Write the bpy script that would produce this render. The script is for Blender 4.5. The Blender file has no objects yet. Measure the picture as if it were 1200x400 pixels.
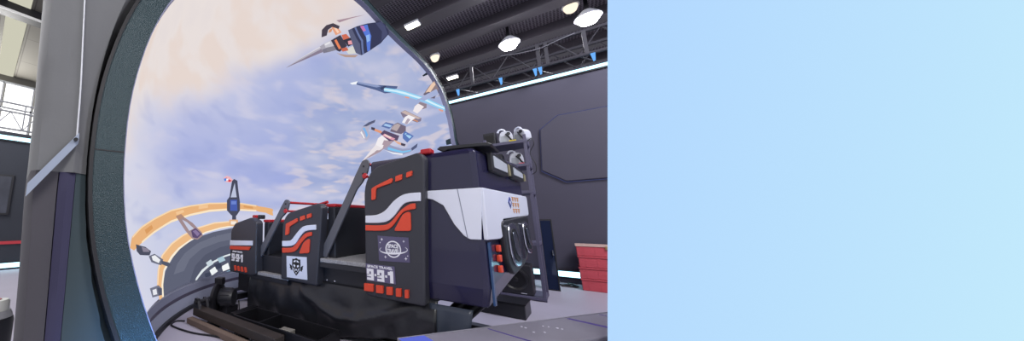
import bpy, bmesh, math, random
from mathutils import Vector, Matrix
from mathutils.geometry import tessellate_polygon
random.seed(7)
SC = bpy.context.scene
COL = SC.collection
PI = math.pi

# ------------------------------------------------------------------ materials
def lin(h):
    h = h.lstrip('#')
    r = []
    for i in (0, 2, 4):
        c = int(h[i:i+2], 16)/255
        r.append(c/12.92 if c <= .04045 else ((c+.055)/1.055)**2.4)
    return (r[0], r[1], r[2], 1)
MATS = {}
def mat(name, col, rough=.5, metal=0, noise=0, nscale=20, bump=0, bscale=60, spec=.5, coat=0):
    if name in MATS: return MATS[name]
    m = bpy.data.materials.new(name); m.use_nodes = True
    nt = m.node_tree; b = nt.nodes['Principled BSDF']
    c = lin(col)
    b.inputs['Base Color'].default_value = c
    b.inputs['Roughness'].default_value = rough
    b.inputs['Metallic'].default_value = metal
    b.inputs['Specular IOR Level'].default_value = spec
    b.inputs['Coat Weight'].default_value = coat
    tc = nt.nodes.new('ShaderNodeTexCoord')
    if noise:
        n = nt.nodes.new('ShaderNodeTexNoise'); n.inputs['Scale'].default_value = nscale; n.inputs['Detail'].default_value = 5
        nt.links.new(tc.outputs['Object'], n.inputs['Vector'])
        mx = nt.nodes.new('ShaderNodeMix'); mx.data_type = 'RGBA'
        mx.inputs['A'].default_value = tuple(v*(1-noise) for v in c[:3]) + (1,)
        mx.inputs['B'].default_value = tuple(min(1, v*(1+noise)) for v in c[:3]) + (1,)
        nt.links.new(n.outputs['Fac'], mx.inputs['Factor'])
        nt.links.new(mx.outputs['Result'], b.inputs['Base Color'])
    if bump:
        n2 = nt.nodes.new('ShaderNodeTexNoise'); n2.inputs['Scale'].default_value = bscale; n2.inputs['Detail'].default_value = 4
        nt.links.new(tc.outputs['Object'], n2.inputs['Vector'])
        bp = nt.nodes.new('ShaderNodeBump'); bp.inputs['Strength'].default_value = bump; bp.inputs['Distance'].default_value = .01
        nt.links.new(n2.outputs['Fac'], bp.inputs['Height']); nt.links.new(bp.outputs['Normal'], b.inputs['Normal'])
    MATS[name] = m
    return m
def emit(name, col, strength=1.0):
    if name in MATS: return MATS[name]
    m = bpy.data.materials.new(name); m.use_nodes = True
    nt = m.node_tree; nt.nodes.clear()
    e = nt.nodes.new('ShaderNodeEmission'); o = nt.nodes.new('ShaderNodeOutputMaterial')
    e.inputs['Color'].default_value = lin(col); e.inputs['Strength'].default_value = strength
    nt.links.new(e.outputs[0], o.inputs[0])
    MATS[name] = m
    return m

# ------------------------------------------------------------------ objects
def empty(name, loc, label, cat, group=None):
    o = bpy.data.objects.new(name, None); COL.objects.link(o); o.location = loc
    o.empty_display_size = .05
    o['label'] = label; o['category'] = cat
    if group: o['group'] = group
    return o
def wloc(o):
    v = Vector(o.location)
    while o.parent: o = o.parent; v += Vector(o.location)
    return v
def obj(name, bm, m, parent=None, loc=None, bevel=0, segs=2, smooth=False, label=None):
    """link a bmesh (world coordinates) as one object; its origin goes to loc"""
    me = bpy.data.meshes.new(name)
    bmesh.ops.recalc_face_normals(bm, faces=bm.faces[:])
    if loc is None:
        if parent is not None: loc = wloc(parent)
        else:
            xs = [v.co for v in bm.verts]
            loc = Vector((sum(v.x for v in xs)/len(xs), sum(v.y for v in xs)/len(xs), min(v.z for v in xs)))
    loc = Vector(loc)
    bmesh.ops.translate(bm, verts=bm.verts[:], vec=-loc)
    bm.to_mesh(me); bm.free()
    for mm in (m if isinstance(m, (list, tuple)) else [m]): me.materials.append(mm)
    o = bpy.data.objects.new(name, me); COL.objects.link(o)
    if parent is not None:
        o.parent = parent; o.location = loc - wloc(parent)
    else: o.location = loc
    if smooth:
        for p in me.polygons: p.use_smooth = True
        me.set_sharp_from_angle(angle=math.radians(38))
    if bevel:
        b = o.modifiers.new('bevel', 'BEVEL'); b.width = bevel; b.segments = segs; b.limit_method = 'ANGLE'; b.angle_limit = math.radians(32)
    if label: o['label'] = label
    return o
def tag(o, label, cat, group=None, kind=None):
    if label: o['label'] = label
    if cat: o['category'] = cat
    if group: o['group'] = group
    if kind: o['kind'] = kind
    return o
def struct(name, bm, m, **k):
    o = obj(name, bm, m, **k); o['kind'] = 'structure'; return o
def dup(root, loc, label=None, rotz=None):
    r = root.copy(); COL.objects.link(r); r.location = loc
    if rotz is not None: r.rotation_euler = (0, 0, rotz)
    if label: r['label'] = label
    for ch in list(root.children):
        c = ch.copy(); COL.objects.link(c); c.parent = r
        for g in list(ch.children):
            d = g.copy(); COL.objects.link(d); d.parent = c
    return r

# ------------------------------------------------------------------ shapes
def B(): return bmesh.new()
def box(bm, x0, x1, y0, y1, z0, z1, rot=None, about=None):
    vs = [bm.verts.new((x, y, z)) for x in (x0, x1) for y in (y0, y1) for z in (z0, z1)]
    for f in ((0,1,3,2),(4,6,7,5),(0,4,5,1),(2,3,7,6),(0,2,6,4),(1,5,7,3)):
        bm.faces.new([vs[i] for i in f])
    if rot is not None:
        a = Vector(about) if about else Vector(((x0+x1)/2,(y0+y1)/2,(z0+z1)/2))
        bmesh.ops.rotate(bm, verts=vs, cent=a, matrix=rot)
    return bm
def prism(bm, pts, vec):
    """closed solid: polygon pts (3-D) swept along vec"""
    v = Vector(vec)
    a = [bm.verts.new(p) for p in pts]; b = [bm.verts.new(Vector(p)+v) for p in pts]
    bm.faces.new(a); bm.faces.new(b[::-1])
    n = len(a)
    for i in range(n): bm.faces.new((a[i], b[i], b[(i+1) % n], a[(i+1) % n]))
    return bm
def side(bm, xz, y0, y1): return prism(bm, [(x, y0, z) for x, z in xz], (0, y1-y0, 0))
def tube(bm, pts, r, n=10, cap=True, close=False):
    pts = [Vector(p) for p in pts]; rings = []
    N = len(pts)
    ref = None
    for i, p in enumerate(pts):
        if close: d = pts[(i+1) % N]-pts[i-1]
        else: d = pts[min(i+1, N-1)]-pts[max(i-1, 0)]
        d.normalize()
        if ref is None or abs(ref.dot(d)) > .98:
            ref = Vector((0,0,1)) if abs(d.z) < .9 else Vector((1,0,0))
        u = ref.cross(d).normalized(); w = d.cross(u); ref = w
        rr = r[i] if isinstance(r, (list, tuple)) else r
        rings.append([bm.verts.new(p+rr*(math.cos(2*PI*k/n)*u+math.sin(2*PI*k/n)*w)) for k in range(n)])
    M = N if close else N-1
    for i in range(M):
        a, b = rings[i], rings[(i+1) % N]
        for k in range(n): bm.faces.new((a[k], a[(k+1) % n], b[(k+1) % n], b[k]))
    if cap and not close:
        bm.faces.new(rings[0][::-1]); bm.faces.new(rings[-1])
    return bm
def lathe(bm, prof, c, axis=(0,0,1), n=32):
    """prof: (radius, height) along axis from c"""
    ax = Vector(axis).normalized(); u = ax.orthogonal().normalized(); w = ax.cross(u); c = Vector(c)
    rings = []
    for r, h in prof:
        if r < 1e-6: rings.append([bm.verts.new(c+ax*h)])
        else: rings.append([bm.verts.new(c+ax*h+r*(math.cos(2*PI*k/n)*u+math.sin(2*PI*k/n)*w)) for k in range(n)])
    for a, b in zip(rings, rings[1:]):
        for k in range(n):
            if len(a) == 1 and len(b) == 1: continue
            if len(a) == 1: bm.faces.new((a[0], b[(k+1) % n], b[k]))
            elif len(b) == 1: bm.faces.new((a[k], a[(k+1) % n], b[0]))
            else: bm.faces.new((a[k], a[(k+1) % n], b[(k+1) % n], b[k]))
    if len(rings[0]) > 1: bm.faces.new(rings[0][::-1])
    if len(rings[-1]) > 1: bm.faces.new(rings[-1])
    return bm
def arc(cx, cz, r, a0, a1, n):
    return [(cx+r*math.cos(math.radians(a0+(a1-a0)*i/n)), cz+r*math.sin(math.radians(a0+(a1-a0)*i/n))) for i in range(n+1)]
def rounded(pts, rad, n=4):
    """round the corners of a 2-D polygon; rad: one radius or one per corner"""
    out = []; N = len(pts)
    for i in range(N):
        p = Vector(pts[i]); a = Vector(pts[i-1]); b = Vector(pts[(i+1) % N])
        r = rad[i] if isinstance(rad, (list, tuple)) else rad
        if r <= 0: out.append((p.x, p.y)); continue
        da = (a-p); db = (b-p); r = min(r, da.length*.48, db.length*.48)
        p0 = p+da.normalized()*r; p1 = p+db.normalized()*r
        for k in range(n+1):
            t = k/n; q = p0*(1-t)**2+p*2*t*(1-t)+p1*t*t
            out.append((q.x, q.y))
    return out
def smoothline(pts, n=4):
    """Catmull-Rom through 3-D points"""
    P = [Vector(p) for p in pts]; out = []
    for i in range(len(P)-1):
        p0, p1, p2, p3 = P[max(i-1,0)], P[i], P[i+1], P[min(i+2, len(P)-1)]
        for k in range(n):
            t = k/n
            out.append(.5*((2*p1)+(p2-p0)*t+(2*p0-5*p1+4*p2-p3)*t*t+(3*p1-p0-3*p2+p3)*t**3))
    out.append(P[-1]); return out
def text_bm(body, size, M, depth=.002, bold=0.0, width=None, align='CENTER'):
    """raised lettering; M places the text plane (x right, y up, z out)"""
    cu = bpy.data.curves.new('lettering', 'FONT'); cu.body = body; cu.size = size; cu.align_x = align; cu.align_y = 'CENTER'
    cu.extrude = depth; cu.offset = bold; cu.resolution_u = 3
    t = bpy.data.objects.new('lettering', cu); COL.objects.link(t)
    dg = bpy.context.evaluated_depsgraph_get(); dg.update()
    me = bpy.data.meshes.new_from_object(t.evaluated_get(dg))
    bm = B(); bm.from_mesh(me)
    bpy.data.objects.remove(t); bpy.data.curves.remove(cu); bpy.data.meshes.remove(me)
    if width:
        xs = [v.co.x for v in bm.verts]; s = width/(max(xs)-min(xs))
        for v in bm.verts: v.co.x *= s
    bmesh.ops.transform(bm, matrix=M, verts=bm.verts[:])
    return bm
def frame_mat(o, x, y):
    x = Vector(x).normalized(); y = Vector(y).normalized(); z = x.cross(y).normalized(); y = z.cross(x)
    return Matrix(((x.x,y.x,z.x,o[0]),(x.y,y.y,z.y,o[1]),(x.z,y.z,z.z,o[2]),(0,0,0,1)))
def merge(bm, other):
    me = bpy.data.meshes.new('tmp'); other.to_mesh(me); other.free(); bm.from_mesh(me); bpy.data.meshes.remove(me); return bm

# ------------------------------------------------------------------ palette
M_black   = mat('black_plastic', '#24252b', .42, noise=.12, nscale=8)
M_panel   = mat('panel_grey', '#34353d', .45, noise=.08, nscale=6)
M_navy    = mat('navy_gloss', '#1d1b3a', .22, noise=.12, nscale=4, coat=.4)
M_white   = mat('white_gloss', '#d8dcea', .35, noise=.03, nscale=6)
M_red     = mat('red_plastic', '#d8492f', .45, noise=.06, nscale=20)
M_redrail = mat('red_paint', '#b0242c', .35)
M_dark    = mat('dark_interior', '#15151a', .5, noise=.1, nscale=8)
M_steel   = mat('black_steel', '#1f1f24', .4, .3, noise=.2, nscale=15)
M_rust    = mat('worn_steel', '#3a332f', .55, .3, noise=.35, nscale=9)
M_chrome  = mat('chrome', '#c9ccd6', .12, 1.0)
M_vinyl   = mat('black_vinyl', '#202126', .3, noise=.1, nscale=5, bump=.25, bscale=14)
M_carpet  = mat('grey_carpet', '#9a9a9e', .95, noise=.75, nscale=110, bump=.8, bscale=160)
M_floor   = mat('floor_grey', '#a9a5b3', .5, noise=.10, nscale=2.2)
M_wallD   = mat('wall_dark', '#403e4e', .7, noise=.07, nscale=3)
M_wallL   = mat('wall_left_paint', '#2f333d', .7, noise=.06, nscale=3)
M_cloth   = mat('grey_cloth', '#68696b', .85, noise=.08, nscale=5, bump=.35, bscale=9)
M_cloth2  = mat('shaded_cloth', '#413f45', .85, noise=.08, nscale=5, bump=.3, bscale=9)  # same grey cloth, shade below the strap put into the colour
M_violet  = mat('cloth_violet_reflection', '#2e2c47', .8, noise=.08, nscale=5)  # violet light reflected on the grey cloth, put into the colour
M_teal    = mat('cloth_teal_reflection', '#354247', .85, noise=.08, nscale=5, bump=.3, bscale=9)  # teal tint reflected near the rim, painted into the cloth colour
M_ring    = mat('speckled_ring', '#1c3238', .40, .2, noise=.6, nscale=260, bump=.4, bscale=240)
M_grey    = mat('light_grey_plastic', '#b9bcc6', .4, noise=.05, nscale=12)
M_led     = emit('led_strip_light', '#b4ecff', 3.0)

# ------------------------------------------------------------------ room shell
floor_bm = box(B(), -14, 7, -6, 13, -.12, 0)
struct('floor', floor_bm, M_floor)

def ceiling_mat():
    m = bpy.data.materials.new('perforated_ceiling'); m.use_nodes = True
    nt = m.node_tree; b = nt.nodes['Principled BSDF']
    tc = nt.nodes.new('ShaderNodeTexCoord')
    mp = nt.nodes.new('ShaderNodeMapping'); mp.inputs['Scale'].default_value = (16, 16, 16)
    nt.links.new(tc.outputs['Object'], mp.inputs['Vector'])
    v = nt.nodes.new('ShaderNodeTexVoronoi'); v.inputs['Randomness'].default_value = .12; v.inputs['Scale'].default_value = 1
    nt.links.new(mp.outputs['Vector'], v.inputs['Vector'])
    r = nt.nodes.new('ShaderNodeValToRGB'); r.color_ramp.elements[0].position = .3; r.color_ramp.elements[1].position = .5
    r.color_ramp.elements[0].color = lin('#3a353c'); r.color_ramp.elements[1].color = lin('#8d8792')
    nt.links.new(v.outputs['Distance'], r.inputs['Fac']); nt.links.new(r.outputs['Color'], b.inputs['Base Color'])
    b.inputs['Roughness'].default_value = .7
    return m
struct('ceiling', box(B(), -14, 7, 1.6, 13, 5.6, 5.72), ceiling_mat())
def panel_ceiling_mat():
    m = bpy.data.materials.new('pale_ceiling_panels'); m.use_nodes = True
    nt = m.node_tree; b = nt.nodes['Principled BSDF']
    tc = nt.nodes.new('ShaderNodeTexCoord')
    br = nt.nodes.new('ShaderNodeTexBrick'); br.inputs['Scale'].default_value = 1.0
    br.inputs['Brick Width'].default_value = 1.6; br.inputs['Row Height'].default_value = .5; br.inputs['Mortar Size'].default_value = .012
    br.inputs['Color1'].default_value = lin('#75726a'); br.inputs['Color2'].default_value = lin('#6e6a62'); br.inputs['Mortar'].default_value = lin('#57544d')
    nt.links.new(tc.outputs['Object'], br.inputs['Vector']); nt.links.new(br.outputs['Color'], b.inputs['Base Color'])
    b.inputs['Roughness'].default_value = .8
    return m
struct('trim_1', box(B(), -14, 7, -6, 1.6, 5.6, 5.72), panel_ceiling_mat())     # pale part of the hall ceiling
struct('trim_2', box(B(), -14, -3, -.12, .24, 5.585, 5.6), emit('roof_light_strip', '#d6d4c0', .9))
for i, y in enumerate((4.9, 6.15, 7.4, 8.65, 9.9, 11.15)):
    bm = box(B(), -6, 6.5, y-.10, y+.10, 5.36, 5.6); box(bm, -6, 6.5, y-.16, y+.16, 5.33, 5.36)
    struct('trim_%d' % (i+3), bm, mat('roof_beam', '#4b4750', .6, noise=.1))
bm = box(B(), -8.62, -8.35, -6, 1.6, 5.36, 5.6); struct('trim_9', bm, M_steel)
struct('trim_10', box(B(), -8.35, -8.31, -6, 1.6, 5.36, 5.4), mat('pale_edge', '#c8c8c8', .5))

# back wall with raised octagon panel and LED strips
struct('wall_back', box(B(), -5.2, 7, 6.4, 6.55, 0, 3.5), M_wallD)
octo = [(-.26,1.82),(.03,1.61),(.9,1.63),(1.9,1.63),(2.2,1.85),(2.2,2.5),(1.95,2.74),(.04,2.73),(-.21,2.53)]
wp = side(B(), octo, 6.4, 6.355)
wp_edge = side(B(), octo, 6.352, 6.36)
o = obj('wall_panel', wp, mat('wall_panel_paint', '#3f3d4c', .65, noise=.06, nscale=3), bevel=.012)
tag(o, 'large dark octagonal panel raised on the back wall', 'wall panel')
wp_edge.free()
for (xa, za), (xb, zb) in zip(octo, octo[1:]+octo[:1]):
    obj('edge_glow', tube(B(), [(xa,6.392,za+(.012 if za > 2.2 else -.012)), (xb,6.392,zb+(.012 if zb > 2.2 else -.012))], .0045, 6), emit('edge_blue', '#7680c4', .38), o, label='faint blue edge light')
def strip(name, bm1, bm2, label):
    t = empty(name, bm1_loc(bm2), label, 'light strip'); obj('channel', bm1, M_steel, t); obj('diffuser', bm2, M_led, t); return t
def bm1_loc(bm):
    xs = [v.co for v in bm.verts]; return Vector((sum(v.x for v in xs)/len(xs), sum(v.y for v in xs)/len(xs), min(v.z for v in xs)))
strip('light_strip', box(B(), -5, 6.8, 6.37, 6.4, 3.375, 3.465), box(B(), -5, 6.8, 6.35, 6.37, 3.40, 3.445), 'long glowing white light strip along the top of the back wall')
strip('light_strip', box(B(), -1.4, 4, 6.37, 6.4, .08, .2), box(B(), -1.4, 4, 6.35, 6.37, .10, .18), 'glowing white light strip low on the back wall beside the red crates')

# far left wall of the hall
struct('wall_left', box(B(), -8.65, -8.5, -5, 2.4, 0, 2.8), M_wallL)
strip('light_strip', box(B(), -8.5, -8.48, -5, 2.3, 2.6, 2.74), box(B(), -8.48, -8.46, -5, 2.3, 2.63, 2.71), 'glowing light strip along the top of the far left wall')
strip('light_strip', box(B(), -8.5, -8.48, -5, 2.3, .02, .15), box(B(), -8.48, -8.46, -5, 2.3, .04, .13), 'glowing light strip at the foot of the far left wall')
struct('trim_11', box(B(), -8.5, -8.485, -5, 2.3, .5, .56), mat('red_line', '#c03a44', .5))
t = empty('framed_poster', (-8.49, .12, 1.08), 'black framed poster on the dark far left wall', 'poster')
obj('frame', side(B(), [(0,0)], 0, 0) if False else box(B(), -8.5, -8.47, -.18, .43, 1.08, 1.9), M_black, t, bevel=.006)
obj('print', box(B(), -8.47, -8.465, -.14, .39, 1.12, 1.86), mat('poster_print', '#4a4d57', .25, noise=.5, nscale=3), t)
obj('mark', box(B(), -8.465, -8.462, .04, .10, 1.16, 1.21), M_white, t)

# hall end wall with the bright window band and a steel truss in front of it
struct('wall_end', box(B(), -13.2, -13, -6, 13, 0, 5.6), mat('hall_end', '#77756f', .8, noise=.1, nscale=2))
wb = B()
for k in range(8):
    y0 = -4.2+k*.72
    if y0 > .95: break
    box(wb, -13, -12.97, y0, y0+.68, 3.72, 5.3)
struct('window_1', wb, emit('daylight_window', '#ffffff', 2.2))
wf = B()
for z in (3.68, 4.5, 5.34): box(wf, -12.99, -12.93, -4.3, 1.2, z-.03, z+.03)
for k in range(8): box(wf, -12.99, -12.93, -4.26+k*.72-.02, -4.26+k*.72+.02, 3.68, 5.34)
struct('trim_12', wf, mat('window_bar', '#d5d8dd', .5))
t = empty('roof_truss', (-9.2, 0, 2.95), 'grey lattice steel truss in front of the bright window at far left', 'truss')
ms = mat('truss_grey', '#8b8d92', .6)
for nm, z in (('chord', 3.02), ('chord', 3.42), ('chord', 3.62)):
    obj(nm, tube(B(), [(-9.2,-5,z),(-9.2,2.2,z)], .022, 8), ms, t)
bm = B()
for k in range(15):
    y = -4.6+k*.46
    tube(bm, [(-9.2,y,3.02),(-9.2,y+.23,3.42)], .012, 6); tube(bm, [(-9.2,y+.23,3.42),(-9.2,y+.46,3.02)], .012, 6)
    tube(bm, [(-9.2,y,3.02),(-9.2,y,3.62)], .014, 6)
obj('lattice', bm, ms, t)

# ------------------------------------------------------------------ dome
C0 = Vector((-1.349, 2.934, 1.383)); AZ, TI, DEP = -.098, .146, 2.5
DN = Vector((math.cos(AZ)*math.cos(TI), math.sin(AZ)*math.cos(TI), math.sin(TI)))
DA = Vector((-math.sin(AZ), math.cos(AZ), 0)); DB = DN.cross(DA)
TAB = [(-180,2.495),(-170,2.505),(-158,2.5),(-90,2.5),(-30,2.45),(0,2.4),(22,2.35),(31,2.68),(40,2.86),(48,2.82),(55,2.68),(62,2.53),(68,2.45),(74,2.41),(80,2.41),(86,2.45),(110,2.5),(157,2.505),(169,2.495),(180,2.495)]
CS = C0-DN*.06                                # the picture sits a little behind the rim frame
def rim(deg):
    for (a, r0), (b, r1) in zip(TAB, TAB[1:]):
        if a <= deg <= b: return r0+(r1-r0)*(deg-a)/(b-a)
    return 2.5
def dome_pt(x, y, inset=0):
    """disc coordinates (rim at radius 1) to a point on the bowl"""
    rho = math.hypot(x, y); ph = math.atan2(y, x); s = (1-rho)*PI/2
    r = rim(math.degrees(ph))-inset
    return CS+DA*(r*math.cos(s)*math.cos(ph))+DB*(r*math.cos(s)*math.sin(ph))-DN*((DEP-inset)*math.sin(s))
def ring_pt(ph, r, d): return C0+DA*(r*math.cos(ph))+DB*(r*math.sin(ph))+DN*d
dome = empty('projection_dome', (-2.6, 2.95, 0), 'huge round bowl screen showing a cloudy sky with spacecraft', 'dome screen')
def sky_mat():
    m = bpy.data.materials.new('screen_sky'); m.use_nodes = True
    nt = m.node_tree; nt.nodes.clear(); L = nt.links.new
    def N(t): return nt.nodes.new(t)
    tc = N('ShaderNodeTexCoord')
    def ramp(src, a, b):
        r = N('ShaderNodeMapRange'); r.interpolation_type = 'SMOOTHSTEP'; r.inputs['From Min'].default_value = a; r.inputs['From Max'].default_value = b
        L(src, r.inputs['Value']); return r.outputs['Result']
    def dot(v, off=0):
        d = N('ShaderNodeVectorMath'); d.operation = 'DOT_PRODUCT'; d.inputs[1].default_value = v; L(tc.outputs['Object'], d.inputs[0])
        a = N('ShaderNodeMath'); a.operation = 'ADD'; a.inputs[1].default_value = off; L(d.outputs['Value'], a.inputs[0]); return a.outputs[0]
    def noise(sc, rot, scale, det=4, dist=.4):
        mp = N('ShaderNodeMapping'); mp.inputs['Scale'].default_value = sc; mp.inputs['Rotation'].default_value = rot
        n = N('ShaderNodeTexNoise'); n.inputs['Scale'].default_value = scale; n.inputs['Detail'].default_value = det; n.inputs['Distortion'].default_value = dist
        L(tc.outputs['Object'], mp.inputs['Vector']); L(mp.outputs['Vector'], n.inputs['Vector']); return n.outputs['Fac']
    def mul(a, b):
        x = N('ShaderNodeMath'); x.operation = 'MULTIPLY'; x.use_clamp = True
        L(a, x.inputs[0])
        if isinstance(b, float): x.inputs[1].default_value = b
        else: L(b, x.inputs[1])
        return x.outputs[0]
    def add(a, b, s=1.0):
        x = N('ShaderNodeMath'); x.operation = 'MULTIPLY_ADD'; L(b, x.inputs[0]); x.inputs[1].default_value = s; L(a, x.inputs[2]); return x.outputs[0]
    def mix(f, a, b):
        x = N('ShaderNodeMix'); x.data_type = 'RGBA'; L(f, x.inputs['Factor'])
        for s, v in (('A', a), ('B', b)):
            if isinstance(v, str): x.inputs[s].default_value = lin(v)
            else: L(v, x.inputs[s])
        return x.outputs['Result']
    # object origin sits at (-2.6, 2.95, 0): z up, y along the back of the hall
    cl = noise((1, .7, 2.0), (.35, 0, 0), .70, 2.0, .2)
    cl2 = noise((1, .8, 2.6), (.45, 0, 0), 1.5, 2.2, .2)
    height = dot((0, 0, 1))
    right = dot((0, 1, 0))
    base = mix(ramp(right, -2.2, .7), '#d8d8e8', '#a9b3de')
    base = mix(mul(ramp(add(height, right, .12), 2.9, 1.5), .8), base, '#a0abdf')
    base = mix(mul(ramp(height, 1.7, .8), .85), base, '#c6cce6')
    base = mix(mul(ramp(right, -1.2, -2.2), .7), base, '#dcdce8')
    base = mix(mul(ramp(add(right, height, .3), 1.2, 1.9), .6), base, '#9dabcf')
    base = mix(mul(ramp(cl, .46, .72), .6), base, '#dcdae8')
    base = mix(mul(ramp(cl2, .50, .72), .55), base, '#d6d3e4')
    base = mix(mul(ramp(cl2, .47, .28), .38), base, '#98a4d6')
    cl3 = noise((1, .6, 2.4), (-.5, 0, 0), 2.4, 2.5, .2)
    base = mix(mul(mul(ramp(cl3, .50, .66), ramp(right, .2, 1.4)), .6), base, '#e3d6d8')
    warm = ramp(add(add(height, right, -.8), cl, .9), 3.65, 4.25)
    base = mix(mul(warm, .85), base, '#ebe0da')
    warm2 = mul(warm, ramp(cl2, .44, .62))
    base = mix(mul(warm2, .38), base, '#e4cbbb')
    e = N('ShaderNodeEmission'); e.inputs['Strength'].default_value = 1.0; L(base, e.inputs['Color'])
    o = N('ShaderNodeOutputMaterial'); L(e.outputs[0], o.inputs[0]); return m
def art_mat():
    m = bpy.data.materials.new('screen_picture'); m.use_nodes = True
    nt = m.node_tree; nt.nodes.clear()
    a = nt.nodes.new('ShaderNodeAttribute'); a.attribute_name = 'picture'
    e = nt.nodes.new('ShaderNodeEmission'); o = nt.nodes.new('ShaderNodeOutputMaterial')
    nt.links.new(a.outputs['Color'], e.inputs['Color']); nt.links.new(e.outputs[0], o.inputs[0]); return m
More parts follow.
